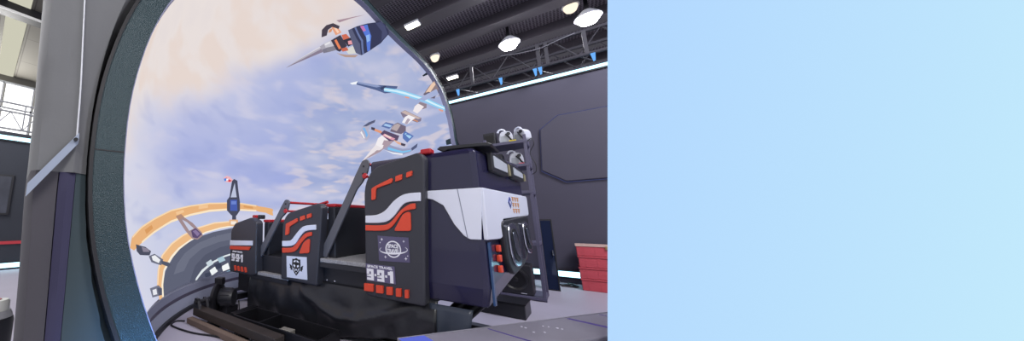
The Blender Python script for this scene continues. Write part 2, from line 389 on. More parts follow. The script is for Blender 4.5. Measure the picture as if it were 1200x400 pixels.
ART = [
 [
  ('#5f6376', [-128,-38,-236,-57,-324,-80,-405,-115,-454,-149,-504,-191,-530,-232,-542,-275,-449,-260,-361,-244,-261,-229,-161,-213,-50,-194,-32,-116,-20,-35]),
  ('#6d7183', [-130,-55,-229,-72,-317,-98,-391,-134,-437,-169,-463,-201,-408,-191,-370,-153,-304,-118,-215,-94,-128,-82]),
  ('#54586b', [-29,-99,-131,-102,-210,-113,-290,-139,-349,-176,-388,-224,-388,-248,-312,-237,-236,-225,-161,-213,-50,-194]),
  ('#e8b37e', [-676,-109,-615,-72,-543,-37,-454,2,-355,30,-257,50,-168,59,-92,62,-15,56,71,37,74,12,-15,32,-94,33,-169,31,-256,19,-354,-4,-452,-36,-542,-79,-617,-118,-670,-145,-697,-142]),
  ('#fbe6c4', [-617,-114,-542,-75,-452,-32,-354,0,-256,24,-169,35,-94,37,-15,36,-16,29,-94,30,-169,27,-256,16,-354,-7,-452,-39,-542,-81,-618,-120]),
  ('#f7d9ae', [-676,-109,-615,-72,-543,-37,-454,2,-355,30,-257,50,-168,59,-92,62,-15,56,-15,50,-92,57,-168,54,-256,45,-355,25,-454,-3,-543,-42,-615,-77,-674,-113]),
  ('#f3c797', [-431,-3,-392,10,-387,2,-426,-12]),
  ('#f3c797', [-313,33,-265,41,-265,30,-313,21]),
  ('#d99c62', [-600,-80,-561,-60,-552,-69,-590,-91]),
  ('#d99c62', [-81,52,-33,49,-33,40,-81,44]),
  ('#ecbb88', [-139,-11,-158,-14,-234,-22,-321,-45,-398,-75,-460,-106,-517,-146,-549,-189,-569,-232,-575,-274,-557,-272,-544,-232,-517,-188,-467,-146,-423,-118,-359,-88,-279,-58,-205,-40,-140,-30]),
  ('#fdf0d8', [-557,-272,-544,-232,-517,-188,-467,-146,-423,-118,-359,-88,-279,-58,-205,-40,-140,-30,-140,-35,-205,-45,-279,-63,-359,-93,-419,-123,-461,-151,-511,-191,-535,-232,-548,-271]),
  ('#f9dcb6', [-158,-14,-234,-22,-321,-45,-398,-75,-460,-106,-517,-146,-549,-189,-569,-232,-563,-232,-542,-189,-511,-147,-455,-109,-395,-79,-318,-49,-233,-27,-158,-19]),
  ('#dfe6ea', [-377,-240,-360,-217,-323,-191,-262,-164,-199,-145,-155,-137,-156,-143,-200,-151,-259,-170,-316,-197,-353,-220,-368,-241]),
  ('#c9d6de', [-297,-168,-269,-157,-260,-173,-288,-183]),
  ('#eef3f4', [-286,-195,-254,-182,-246,-200,-279,-213]),
  ('#a9c4d2', [-239,-155,-208,-147,-198,-163,-230,-171]),
  ('#f3f6f6', [-224,-184,-188,-173,-185,-195,-221,-202]),
  ('#3d4256', [-260,-176,-226,-171,-221,-187,-252,-194]),
  ('#9fd0e6', [-214,-206,-178,-199,-177,-211,-213,-218]),
  ('#3f4457', [-315,-205,-288,-201,-287,-224,-314,-231]),
  ('#d9e2e8', [-267,-214,-231,-207,-233,-213,-269,-221]),
  ('#4a4c60', [-151,147,-141,156,-123,151,-103,65,-103,31,-121,9,-147,8,-171,27,-171,67,-158,82]),
  ('#bcc3dc', [-136,141,-121,83,-152,80]),
  ('#4a5fae', [-154,70,-119,73,-117,28,-155,26]),
  ('#6f86cf', [-149,65,-123,67,-123,54,-149,52]),
  ('#4a4c60', [-145,8,-125,9,-125,-8,-146,-9]),
  ('#e3b48a', [-161,-9,-116,-8,-117,-33,-162,-34]),
  ('#f4e9dd', [-153,-15,-125,-15,-125,-28,-153,-28]),
  ('#a08a8e', [-439,-19,-413,-9,-395,-17,-351,-32,-305,-62,-300,-74,-329,-89,-356,-87,-390,-61,-425,-30]),
  ('#c6cadf', [-406,-26,-381,-32,-345,-51,-369,-61]),
  ('#5d4d72', [-360,-60,-336,-49,-305,-69,-331,-85,-354,-82]),
  ('#8a78a0', [-352,-61,-336,-55,-316,-68,-330,-78]),
  ('#b08a78', [-441,-18,-413,-8,-397,-16,-425,-29]),
  ('#4d5062', [-683,-133,-620,-132,-588,-141,-600,-154,-663,-159,-683,-151]),
  ('#8a8496', [-646,-135,-606,-135,-598,-144,-639,-148]),
  ('#6b6e80', [-608,-157,-570,-147,-525,-161,-541,-179,-596,-173]),
  ('#eceef2', [-591,-156,-569,-151,-542,-163,-554,-173,-587,-167]),
  ('#565a6b', [-538,-165,-498,-169,-487,-175,-502,-183,-538,-176]),
  ('#757789', [-642,-247,-581,-237,-566,-246,-575,-264,-640,-271]),
  ('#e6e7ee', [-628,-251,-601,-247,-603,-262,-631,-265]),
  ('#575a6c', [-594,-244,-566,-246,-575,-264,-596,-266]),
  ('#f0b6bd', [-203,151,-187,163,-169,161,-152,151,-161,138,-188,138]),
  ('#d2404e', [-191,156,-172,150,-156,147,-170,140,-182,145]),
  ('#4a86dc', [-201,149,-188,154,-184,143,-195,140]),
  ('#f7f3ff', [-188,151,-177,153,-176,146,-187,143]),
 ],
 [
  ('#a98f9c', [1,911,49,946,101,986,55,943,24,911]),
  ('#8a7f92', [-63,660,-13,730,32,799,68,787,4,724]),
  ('#b7b3c0', [-64,661,-14,730,32,799,49,794,-5,728]),
  ('#dcd9e2', [-39,698,32,799,39,797]),
  ('#a9a5b2', [30,798,40,816,92,798,72,783]),
  ('#7d7a8b', [51,792,70,807,92,798,72,783]),
  ('#c5c3cd', [37,815,58,840,119,820,88,795]),
  ('#85828f', [62,805,94,829,119,820,88,795]),
  ('#e6e4ea', [42,816,57,834,67,830,52,812]),
  ('#433e4c', [58,840,79,877,152,855,140,820,121,819]),
  ('#e8875e', [73,847,78,855,132,836,128,827]),
  ('#cf6e58', [83,879,100,892,134,886,111,867]),
  ('#3a3745', [111,867,134,890,179,877,160,854]),
  ('#e6a0a8', [135,873,158,888,172,870,151,862]),
  ('#e7a283', [-15,889,5,900,73,887,59,866]),
  ('#f7d2bb', [-6,892,3,896,62,884,58,876]),
  ('#4b434f', [0,832,-29,855,-28,878,-6,898,37,903,45,892,6,885,0,868,17,848]),
  ('#d8946f', [14,859,4,871,13,883,23,869]),
  ('#d9d8d2', [154,839,187,875,248,848,191,826]),
  ('#b59a90', [128,811,184,821,243,837,237,822,186,809]),
  ('#c96a55', [131,834,152,851,175,841,151,827]),
  ('#3a3d59', [90,908,111,938,143,968,190,999,228,996,293,965,302,913,281,866,261,838,221,842,138,887]),
  ('#5c607c', [90,908,100,921,202,884,258,839,221,842,138,887]),
  ('#6c7aa8', [107,929,111,934,201,902,266,849,262,843,196,896]),
  ('#5a7bd8', [126,947,147,965,219,932,281,871,275,861,205,917]),
  ('#8fb6f2', [191,925,203,936,235,912,229,901]),
  ('#c17ab8', [123,945,134,954,167,944,161,935]),
  ('#4b4f70', [173,986,191,998,229,992,286,964,293,925,246,966]),
 ],
 [
  ('#56658f', [347,697,463,672,564,664,566,650,543,643,555,624,520,620,471,640,350,681]),
  ('#8e9cc4', [347,697,463,672,483,662,464,657,349,689]),
  ('#f2f6fb', [312,687,347,699,350,681,328,679]),
  ('#8fcdf0', [502,656,611,639,724,609,824,575,837,551,736,582,623,610,511,633]),
  ('#d5f1fd', [504,650,614,632,727,602,826,569,831,560,732,591,619,620,508,640]),
  ('#3c4668', [482,654,500,669,511,664,498,640]),
  ('#e0a090', [618,611,644,608,643,599,626,602]),
  ('#e0a090', [801,562,828,555,826,545,807,553]),
 ],
 [
  ('#8d7d82', [702,625,710,675,719,709,759,664,764,630,749,610,719,611]),
  ('#e9c8b0', [709,640,715,691,721,704,735,687,728,632]),
  ('#6c6577', [701,630,719,644,761,630,763,610,724,609]),
  ('#93848f', [677,569,688,587,738,578,745,559,728,550,691,556]),
  ('#f1e9ec', [687,536,686,560,696,576,731,564,721,541,712,526]),
  ('#857b90', [626,523,647,535,740,507,744,490,728,482,649,500]),
  ('#c8b4b0', [631,523,648,533,739,506,726,499,651,517]),
  ('#c98f74', [667,509,730,490,730,484,675,499]),
  ('#f3eff4', [654,475,659,503,673,515,712,505,691,479,681,467]),
  ('#b0a3b2', [668,472,675,499,690,494,682,468]),
  ('#74687a', [609,426,614,458,633,472,680,458,688,434,669,418]),
  ('#b7a9ac', [611,438,618,457,634,468,652,462,643,430]),
  ('#5f74ab', [556,443,572,466,617,463,601,437]),
  ('#a9c9ee', [566,449,573,459,608,455,603,446]),
  ('#b4b2c6', [457,404,465,434,488,457,519,474,518,459,499,441,496,418,514,388,503,370,473,380]),
  ('#5a5f7c', [465,434,488,457,519,474,518,459,498,446,484,436]),
  ('#7db4ea', [466,424,474,430,501,396,497,382]),
  ('#f1eef2', [459,401,463,410,491,377,482,378]),
  ('#e39a78', [521,430,568,422,567,411,525,419]),
  ('#4a4556', [507,434,527,432,528,419,509,422]),
  ('#5f7ab8', [677,421,684,435,737,414,717,380,685,399]),
  ('#a7d2f2', [686,419,691,426,727,411,720,400]),
  ('#e9e2e6', [510,276,555,356,606,344,593,327]),
  ('#ab98a2', [517,282,586,346,606,344,593,327]),
  ('#f2edf0', [555,356,558,387,574,404,644,383,625,355,608,340]),
  ('#ad9aa6', [587,345,592,382,644,383,625,355,608,340]),
  ('#5d4e6a', [563,410,577,429,663,410,662,387,625,377]),
  ('#e0a0b4', [576,403,584,413,651,393,636,385]),
  ('#f7d9d2', [584,406,589,411,627,400,622,393]),
  ('#e0b098', [634,390,685,378,710,372,707,363,670,371]),
  ('#4a4556', [685,378,712,373,712,362,690,366]),
  ('#9aa0c0', [605,342,631,363,706,349,748,354,771,380,775,359,752,334,718,319,665,323]),
  ('#545b7c', [748,354,771,380,775,359,758,341]),
  ('#7ec3ee', [627,352,711,338,751,346,750,338,714,329,627,341]),
  ('#eef0f6', [614,338,660,330,716,326,718,319,665,323]),
 ],
]
BOT = .29                                     # lower edge of the picture above the floor
bm = B(); lay = bm.loops.layers.float_color.new('picture')
rows, cols = 40, 120
grid = []
for i in range(rows+1):
    rho = 1-i/rows
    if i == rows: grid.append([bm.verts.new(dome_pt(0, 0))]); continue
    grid.append([bm.verts.new(dome_pt(rho*math.cos(2*PI*k/cols-PI), rho*math.sin(2*PI*k/cols-PI))) for k in range(cols)])
for a, b in zip(grid, grid[1:]):
    for k in range(cols):
        k2 = (k+1) % cols
        if len(b) == 1: bm.faces.new((a[k], a[k2], b[0]))
        else: bm.faces.new((a[k], a[k2], b[k2], b[k]))
for group in ART:
    for lvl, (col, co) in enumerate(group):
        b2 = B()
        vs = [b2.verts.new((co[i]/1000, co[i+1]/1000, 0)) for i in range(0, len(co), 2)]
        for tri in tessellate_polygon([[v.co.copy() for v in vs]]):
            try: b2.faces.new([vs[i] for i in tri])
            except ValueError: pass
        lo = [min(v.co[i] for v in b2.verts) for i in (0, 1)]; hi = [max(v.co[i] for v in b2.verts) for i in (0, 1)]
        for ax in (0, 1):
            g = math.floor(lo[ax]/.03)*.03
            while g < hi[ax]:
                if g > lo[ax]:
                    bmesh.ops.bisect_plane(b2, geom=b2.verts[:]+b2.edges[:]+b2.faces[:], plane_co=[g if i == ax else 0 for i in range(3)], plane_no=[1 if i == ax else 0 for i in range(3)])
                g += .03
        c = lin(col); ins = .005+.0010*lvl; mp = {}
        for v in b2.verts: mp[v] = bm.verts.new(dome_pt(v.co.x, v.co.y, ins))
        for f in b2.faces:
            try: nf = bm.faces.new([mp[v] for v in f.verts])
            except ValueError: continue
            nf.material_index = 1
            for lp in nf.loops: lp[lay] = c
        b2.free()
bmesh.ops.bisect_plane(bm, geom=bm.verts[:]+bm.edges[:]+bm.faces[:], plane_co=(0,0,BOT), plane_no=(0,0,-1), clear_outer=True)
obj('screen', bm, [sky_mat(), art_mat()], dome, smooth=False)
def bowl(bm, out, step=60):
    g = []
    for i in range(21):
        rho = 1-i/20
        g.append([bm.verts.new(dome_pt(max(rho, 1e-4)*math.cos(2*PI*k/step-PI), max(rho, 1e-4)*math.sin(2*PI*k/step-PI), -out)) for k in range(step)])
    for a, b in zip(g, g[1:]):
        for k in range(step): bm.faces.new((a[k], a[(k+1) % step], b[(k+1) % step], b[k]))
    bmesh.ops.bisect_plane(bm, geom=bm.verts[:]+bm.edges[:]+bm.faces[:], plane_co=(0,0,.302), plane_no=(0,0,-1), clear_outer=True)
    return bm
obj('shell', bowl(B(), .06), M_dark, dome, smooth=True)
def ring(bm, r_in, r_out, d0, d1, n=160):
    R = []
    for k in range(n):
        ph = 2*PI*k/n-PI; r = rim(math.degrees(ph))
        R.append([bm.verts.new(ring_pt(ph, r+a, d)) for a, d in ((r_in,d0),(r_out,d0),(r_out,d1),(r_in,d1))])
    for k in range(n):
        a, b = R[k], R[(k+1) % n]
        for j in range(4): bm.faces.new((a[j], a[(j+1) % 4], b[(j+1) % 4], b[j]))
    bmesh.ops.bisect_plane(bm, geom=bm.verts[:]+bm.edges[:]+bm.faces[:], plane_co=(0,0,.002), plane_no=(0,0,-1), clear_outer=True)
    return bm
obj('rim_frame', ring(B(), .004, .125, -.14, .0), M_ring, dome, smooth=True, label='dark speckled rim frame')
obj('rim_edge', ring(B(), .125, .14, -.14, .008), M_dark, dome, smooth=True)
obj('rim_lip', ring(B(), .0, .004, -.06, .002), mat('lip_lavender', '#7f819c', .5), dome, smooth=True)
for deg in (-178.6, 156, 110, 60, -150):
    a = math.radians(deg); r = rim(deg)
    pts = [ring_pt(a-.0012, r+.004, .0005), ring_pt(a+.0012, r+.004, .0005), ring_pt(a+.0012, r+.125, .0005), ring_pt(a-.0012, r+.125, .0005)]
    obj('rim_seam', prism(B(), pts, DN*.001), M_dark, dome)
# base wall of the bowl: stacked bands and a black kerb on the floor
CF = Vector((-1.42, 2.94, 0))
def band(bm, z0, z1, r0, r1, t=.05, a0=100, a1=262, n=80):
    P = []
    for k in range(n+1):
        a = math.radians(a0+(a1-a0)*k/n); u = Vector((math.cos(a), math.sin(a), 0))
        P.append([bm.verts.new(CF+u*r+Vector((0,0,z))) for r, z in ((r0,z0),(r1,z1),(r1+t,z1),(r0+t,z0))])
    for k in range(n):
        for j in range(4): bm.faces.new((P[k][j], P[k][(j+1) % 4], P[k+1][(j+1) % 4], P[k+1][j]))
    bm.faces.new(P[0]); bm.faces.new(P[-1][::-1]); return bm
obj('base_band', band(B(), .24, .30, 2.275, 2.265), mat('base_light', '#aeb2c2', .3), dome, smooth=True)
obj('base_band', band(B(), .175, .24, 2.26, 2.275), mat('base_mid', '#7d8092', .3), dome, smooth=True)
obj('base_band', band(B(), .135, .175, 2.265, 2.26), mat('base_dark', '#4f4a5c', .35), dome, smooth=True)
obj('base_band', band(B(), .03, .135, 2.235, 2.26), mat('base_pale', '#9094a5', .3), dome, smooth=True)
obj('kerb', band(B(), 0, .035, 2.20, 2.205, .06), M_dark, dome, smooth=True)

# ------------------------------------------------------------------ cloth-covered post left of the rim
def plane_x(y, z, d=0):
    """x on the rim plane moved out by d"""
    return C0.x + (d-(y-C0.y)*DN.y-(z-C0.z)*DN.z)/DN.x
def interp(tab, z):
    if z <= tab[0][0]: a, b = tab[0], tab[1]
    elif z >= tab[-1][0]: a, b = tab[-2], tab[-1]
    else:
        for a, b in zip(tab, tab[1:]):
            if a[0] <= z <= b[0]: break
    return a[1]+(b[1]-a[1])*(z-a[0])/(b[0]-a[0])
EDGE = [(0,.178),(.572,.155),(.772,.147),(1.114,.129),(1.267,.127),(1.579,.118),(2.025,.10),(3.3,.05)]
CREASE = [(0,.262),(1.34,.256),(1.6,.252),(2.1,.232),(3.3,.19)]
def rim_left(z):   # y of the rim's outer edge at height z
    for k in range(400):
        ph = math.radians(90+k*.6); r = rim(((math.degrees(ph)+180) % 360)-180)+.13
        p = ring_pt(ph, r, 0)
        if p.z <= z: return p.y
    return .4
post = empty('cloth_covered_post', (-1.6, .28, 0), 'grey cloth wrapped post standing against the left of the round rim', 'post')
def sheet(z0, z1, cols, n=26, closed=True):
    """cols: functions z -> (y, out) ; loops closed behind"""
    bm = B(); R = []
    for i in range(n+1):
        z = z0+(z1-z0)*i/n
        R.append([bm.verts.new((plane_x(y, z, d), y, z)) for y, d in (c(z) for c in cols)])
    m = len(cols)
    for i in range(n):
        for j in range(m if closed else m-1):
            bm.faces.new((R[i][j], R[i][(j+1) % m], R[i+1][(j+1) % m], R[i+1][j]))
    if closed: bm.faces.new(R[0][::-1]); bm.faces.new(R[-1])
    return bm
E_ = lambda z: interp(EDGE, z); K_ = lambda z: interp(CREASE, z)
def wav(z, s): return .006*math.sin(3.1*z+s)+.004*math.sin(7.3*z+2*s)
def belt_z(y): return 1.125+(y-.125)*(1.345-1.125)/(.255-.125)
cols = [lambda z: (E_(z)+.02, -.45), lambda z: (E_(z), -.05), lambda z: (E_(z)+.015, -.012+wav(z,0)),
        lambda z: (E_(z)*.6+K_(z)*.4, -.004+wav(z,1)), lambda z: (E_(z)*.3+K_(z)*.7, -.012+wav(z,2)), lambda z: (K_(z)-.012, .004),
        lambda z: (K_(z), .012), lambda z: (K_(z)+.012, .0), lambda z: (K_(z)*.6+rim_left(z)*.4, -.018+wav(z,3)*.6),
        lambda z: (K_(z)*.2+rim_left(z)*.8, -.03+wav(z,4)*.6), lambda z: (rim_left(z)+.004, -.10), lambda z: (rim_left(z)-.03, -.45)]
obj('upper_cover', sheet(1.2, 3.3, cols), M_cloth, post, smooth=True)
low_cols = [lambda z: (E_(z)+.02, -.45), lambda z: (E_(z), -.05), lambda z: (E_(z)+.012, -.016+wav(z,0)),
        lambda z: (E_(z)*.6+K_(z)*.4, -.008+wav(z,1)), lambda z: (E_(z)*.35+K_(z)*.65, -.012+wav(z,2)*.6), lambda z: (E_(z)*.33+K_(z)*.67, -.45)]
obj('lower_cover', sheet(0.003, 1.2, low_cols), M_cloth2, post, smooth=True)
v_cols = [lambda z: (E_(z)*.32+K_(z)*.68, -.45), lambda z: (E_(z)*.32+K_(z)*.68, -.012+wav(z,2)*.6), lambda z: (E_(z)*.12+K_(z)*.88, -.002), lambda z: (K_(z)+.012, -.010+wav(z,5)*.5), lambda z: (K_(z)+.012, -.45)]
obj('violet_reflection', sheet(0.003, 1.2, v_cols), M_violet, post, smooth=True)
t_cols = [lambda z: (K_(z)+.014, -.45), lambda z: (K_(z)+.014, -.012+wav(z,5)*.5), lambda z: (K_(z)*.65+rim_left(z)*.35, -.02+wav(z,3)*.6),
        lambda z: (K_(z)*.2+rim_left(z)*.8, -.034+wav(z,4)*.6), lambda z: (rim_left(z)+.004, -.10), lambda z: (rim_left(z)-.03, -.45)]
obj('teal_reflection', sheet(0.003, 1.2, t_cols), M_teal, post, smooth=True)
pts = [(plane_x(K_(z), z, .017), K_(z), z) for z in [1.36+i*.1 for i in range(20)]]
obj('piping', tube(B(), pts, .0035, 8), mat('piping', '#c4c6cc', .45), post, smooth=True)
bm = B(); R = []
for i in range(9):
    y = .118+(.262-.118)*i/8
    for_d = (.022, .034)
    zc = belt_z(y); w = .026
    R.append([bm.verts.new((plane_x(y, z, d), y, z)) for z, d in ((zc-w,.012),(zc+w,.012),(zc+w,.024),(zc-w,.024))])
for a, b in zip(R, R[1:]):
    for j in range(4): bm.faces.new((a[j], a[(j+1) % 4], b[(j+1) % 4], b[j]))
bm.faces.new(R[0]); bm.faces.new(R[-1][::-1])
obj('strap', bm, mat('strap_blue_grey', '#8a94a6', .6, noise=.05), post)
bm = tube(B(), [(plane_x(.25,1.345,.03), .25, 1.345), (plane_x(.25,1.345,.042), .25, 1.345)], .008, 10)
obj('strap_button', bm, M_dark, post)

# ------------------------------------------------------------------ ride car
YP = 2.13                                  # outer face of the side panels
car = empty('simulator_car', (-1.75, 2.9, 0), 'three-row black spaceship ride car with red and white graphics', 'ride car')
platform = B()
box(platform, -3.08, -.78, 2.23, 3.18, .40, .60)
obj('platform', platform, M_black, car, bevel=.01)
for x in (-1.72, -1.63): obj('bolt', lathe(B(), [(.0,0),(.012,.0),(.010,.006),(.0,.008)], (x, 2.23, .445), (0,-1,0), 10), M_chrome, car)
# carpeted steps
for x0, x1, z in ((-1.82,-1.20,.645),(-2.80,-2.16,.425)):
    o = obj('step', box(B(), x0, x1, 2.16, 3.14, z-.035, z), M_carpet, car, bevel=.006, label='grey carpeted step')
    obj('step_edge', box(B(), x0, x1, 2.155, 2.19, z-.075, z-.036), M_black, o)
bm = box(B(), -3.08, -2.16, 2.23, 3.18, .16, .388); obj('lower_deck', bm, M_dark, car)
# side panels with raised graphics
def gfx(bm, pts, d=.014, y=YP): return side(bm, pts, y+.002, y-d)
panel_outline = dict(
 front=rounded([(-1.262,.405),(-1.245,1.27),(-1.165,1.415),(-.775,1.492),(-.735,1.45),(-.80,.405)], [.02,.10,.10,.03,.03,.02]),
 mid=rounded([(-2.235,.405),(-2.215,.97),(-2.15,1.06),(-1.735,1.15),(-1.69,1.11),(-1.765,.40)], [.02,.06,.06,.03,.03,.02]),
 rear=rounded([(-3.135,.375),(-3.135,.86),(-3.06,.95),(-2.745,1.02),(-2.64,.97),(-2.63,.395),(-2.72,.375)], [.02,.03,.03,.03,.03,.02,.02]))
panels = {}
for k, pts in panel_outline.items():
    bm = side(B(), pts, YP, YP+.105)
    panels[k] = obj('side_panel', bm, M_panel, car, bevel=.022, segs=3)
    # mirrored panel on the far side
    obj('side_panel', side(B(), pts, 3.28, 3.185), M_panel, car, bevel=.022, segs=3)
def wavy(top, bot): return [p for p in top]+[p for p in bot]
F = panels['front']; Mi = panels['mid']; Re = panels['rear']
def sm2(pts): return [(v.x, v.y) for v in smoothline([(a, b, 0) for a, b in pts], 4)]
W_top = [(-1.232,1.028),(-1.133,1.033),(-1.058,1.066),(-.984,1.136),(-.914,1.178),(-.848,1.19),(-.776,1.19)]
W_bot = [(-.78,1.127),(-.865,1.125),(-.918,1.101),(-.997,1.013),(-1.077,.974),(-1.235,.969)]
R_top = [(-1.236,.952),(-1.078,.954),(-1.013,.981),(-.934,1.063),(-.866,1.106),(-.818,1.113)]
R_bot = [(-.82,1.073),(-.868,1.065),(-.921,1.044),(-1.008,.942),(-1.08,.912),(-1.237,.908)]
def shift(pts, f): return [f(p) for p in pts]
fmid = lambda p: (-2.206+(p[0]+1.232)*(.449/.456), .725+(p[1]-.969)*1.0)
for P_, f in ((F, lambda p: p), (Mi, None)):
    if f is None:
        wt = [(-2.206,.78),(-2.13,.785),(-2.072,.799),(-1.985,.88),(-1.901,.935),(-1.757,.949)]; wb_ = [(-1.758,.902),(-1.885,.887),(-1.957,.832),(-2.042,.747),(-2.205,.725)]
        rt = [(-2.205,.712),(-2.10,.718),(-2.042,.735),(-1.957,.812),(-1.885,.867),(-1.81,.881)]; rb = [(-1.81,.846),(-1.874,.828),(-1.94,.773),(-2.03,.687),(-2.204,.662)]
        tr = [(-1.973,.671),(-1.918,.774),(-1.874,.808),(-1.831,.818),(-1.843,.685)]
        el = [(-2.163,.837),(-2.153,.953),(-1.997,1.010),(-1.986,.978),(-2.103,.924),(-2.115,.847)]
        s1 = [(-1.957,1.023),(-1.896,1.038),(-1.896,.998),(-1.957,.982)]; s2 = [(-1.868,1.043),(-1.815,1.055),(-1.815,1.018),(-1.868,1.004)]
    else:
        wt, wb_, rt, rb = W_top, W_bot, R_top, R_bot
        tr = [(-.996,.911),(-.922,1.031),(-.895,1.05),(-.859,1.053),(-.862,.914)]
        el = [(-1.173,1.15),(-1.169,1.245),(-1.129,1.265),(-.992,1.315),(-.982,1.307),(-.99,1.278),(-1.093,1.252),(-1.123,1.244),(-1.131,1.224),(-1.138,1.156)]
        s1 = [(-.959,1.325),(-.905,1.338),(-.910,1.296),(-.962,1.283)]; s2 = [(-.871,1.345),(-.826,1.356),(-.832,1.318),(-.876,1.306)]
    obj('white_wave', gfx(B(), sm2(wt)+sm2(wb_)), M_white, P_, bevel=.005)
    obj('red_wave', gfx(B(), sm2(rt)+sm2(rb)), M_red, P_, bevel=.005)
    obj('red_wedge', gfx(B(), rounded(tr, .02)), M_red, P_, bevel=.005)
    obj('red_corner', gfx(B(), rounded(el, .01)), M_red, P_, bevel=.004)
    for s in (s1, s2): obj('red_block', gfx(B(), rounded(s, .006)), M_red, P_, bevel=.004)
def digits(bm, x0, zc, h, w, y, d=.0035):
    """heavy block figures 9 . 9 . 1 ; x0 left, w one figure's width"""
    s = h*.24; g = w*.30
    def r_(a, b, c, e): side(bm, [(a,c),(b,c),(b,e),(a,e)], y, y-d)
    x = x0
    for fig in '9.9.1':
        zb, zt, zm = zc-h/2, zc+h/2, zc-h*.06
        if fig == '9':
            r_(x, x+w, zt-s, zt); r_(x, x+s, zm+s*.0, zt-s); r_(x+w-s*1.1, x+w, zb, zt-s); r_(x, x+w-s*1.1, zm-s*.5, zm+s*.3); r_(x, x+w-s*1.1, zb, zb+s*.9)
            x += w+g*.45
        elif fig == '.':
            r_(x, x+s*.75, zc-s*.4, zc+s*.4); x += s*.75+g*.45
        else:
            r_(x+w*.28, x+w*.28+s*1.25, zb, zt); r_(x, x+w*.28, zt-s*1.5, zt-s*.3)
    return bm
XZ = lambda x, z, y=YP: frame_mat((x, y, z), (1,0,0), (0,0,1))
M_poster = mat('poster_violet', '#565170', .35); M_label = mat('label_violet', '#5f5a7a', .35); M_ink = mat('white_ink', '#e9eaf2', .5); M_blackink = mat('black_ink', '#17181c', .5)
pp = obj('poster', gfx(B(), [(-1.135,.871),(-.887,.866),(-.887,.690),(-1.130,.681)], .004), M_poster, F, label='violet poster with a white ringed planet')
bm = B()
PY_ = YP-.004
def flat(bm, pts, y=PY_, d=.0015): return side(bm, pts, y, y-d)
cx, cz = -1.010, .776
outer = arc(cx, cz, .062, 0, 360, 40)[:-1]; inner = arc(cx, cz, .053, 0, 360, 40)[:-1]
def annulus(bm, out, inn, y=PY_, d=.0015):
    n = len(out); V = [[bm.verts.new((x, yy, z)) for x, z in p] for yy in (y, y-d) for p in (out, inn)]
    for k in range(n):
        j = (k+1) % n
        bm.faces.new((V[0][k], V[0][j], V[1][j], V[1][k])); bm.faces.new((V[2][k], V[3][k], V[3][j], V[2][j]))
        bm.faces.new((V[0][k], V[2][k], V[2][j], V[0][j])); bm.faces.new((V[1][k], V[1][j], V[3][j], V[3][k]))
    return bm
annulus(bm, outer, inner)
# ring of the planet: open crescent in front of the ball
rp, rq = [], []
for k in range(41):
    a = math.radians(150+240*k/40); ca, sa = math.cos(a), math.sin(a)
    th = .012*(1-abs(k-20)/21)+.003
    x0, z0 = .112*ca, .034*sa
    x1, z1 = (.112-th*.5)*ca, (.034-th)*sa
    tl = math.radians(4)
    rp.append((cx+x0*math.cos(tl)-z0*math.sin(tl), cz-.004+x0*math.sin(tl)+z0*math.cos(tl)))
    rq.append((cx+x1*math.cos(tl)-z1*math.sin(tl), cz-.004+x1*math.sin(tl)+z1*math.cos(tl)))
n = len(rp); d2 = .003
V = [[bm.verts.new((x, yy, z)) for x, z in p] for yy in (PY_, PY_-d2) for p in (rp, rq)]
for k in range(n-1):
    j = k+1
    for q in ((V[2][k],V[3][k],V[3][j],V[2][j]),(V[0][k],V[2][k],V[2][j],V[0][j]),(V[1][k],V[1][j],V[3][j],V[3][k])): bm.faces.new(q)
def star(bm, x, z, s):
    p = []
    for k in range(8):
        r = s if k % 2 == 0 else s*.3
        p.append((x+r*math.sin(k*PI/4), z+r*math.cos(k*PI/4)))
    flat(bm, p)
for x, z, s in ((-1.10,.845,.012),(-1.075,.715,.012),(-.925,.838,.010),(-.915,.715,.013),(-1.115,.82,.007),(-.9,.735,.007)): star(bm, x, z, s)
obj('planet_drawing', bm, M_ink, pp)
merge_bm = text_bm('SPACE', .038, XZ(cx, .797, PY_-.001), .001, .0012, .084)
merge(merge_bm, text_bm('TRAVEL', .038, XZ(cx, .762, PY_-.001), .001, .0012, .098))
obj('lettering', merge_bm, M_ink, pp)
lb = obj('number_label', gfx(B(), [(-1.248,.650),(-1.007,.650),(-1.003,.525),(-1.243,.521)], .005), M_label, F, label='violet label reading 9.9.1')
bm = text_bm('SPACE TRAVEL', .026, XZ(-1.128,.632,YP-.006), .001, .0008, .212)
digits(bm, -1.238, .572, .085, .058, YP-.005)
obj('lettering', bm, M_ink, lb)
for x0, x1 in ((-1.262,-1.182),(-1.158,-1.10),(-1.073,-1.026),(-.998,-.959),(-.932,-.905)):
    obj('red_block', gfx(B(), rounded([(x0-.002,.443),(x0,.500),(x1,.503),(x1-.002,.447)], .005), .02), M_red, F, bevel=.005)
ps = obj('poster', gfx(B(), [(-2.148,.637),(-1.88,.645),(-1.872,.442),(-2.14,.434)], .004), M_white, Mi, label='white poster with a black badge')
bm = B(); bx_, bz_ = -2.012, .545
shield = [(0,.082),(.03,.07),(.052,.072),(.056,.02),(.046,-.03),(.022,-.062),(0,-.082),(-.022,-.062),(-.046,-.03),(-.056,.02),(-.052,.072),(-.03,.07)]
flat(bm, [(bx_+x, bz_+z) for x, z in shield])
for sgn in (-1, 1):
    flat(bm, [(bx_+sgn*.058, bz_+.005), (bx_+sgn*.092, bz_+.02), (bx_+sgn*.082, bz_-.005), (bx_+sgn*.088, bz_-.014), (bx_+sgn*.074, bz_-.024), (bx_+sgn*.076, bz_-.036), (bx_+sgn*.054, bz_-.034)])
obj('badge', bm, M_blackink, ps)
bm = B(); y2 = PY_-.0016
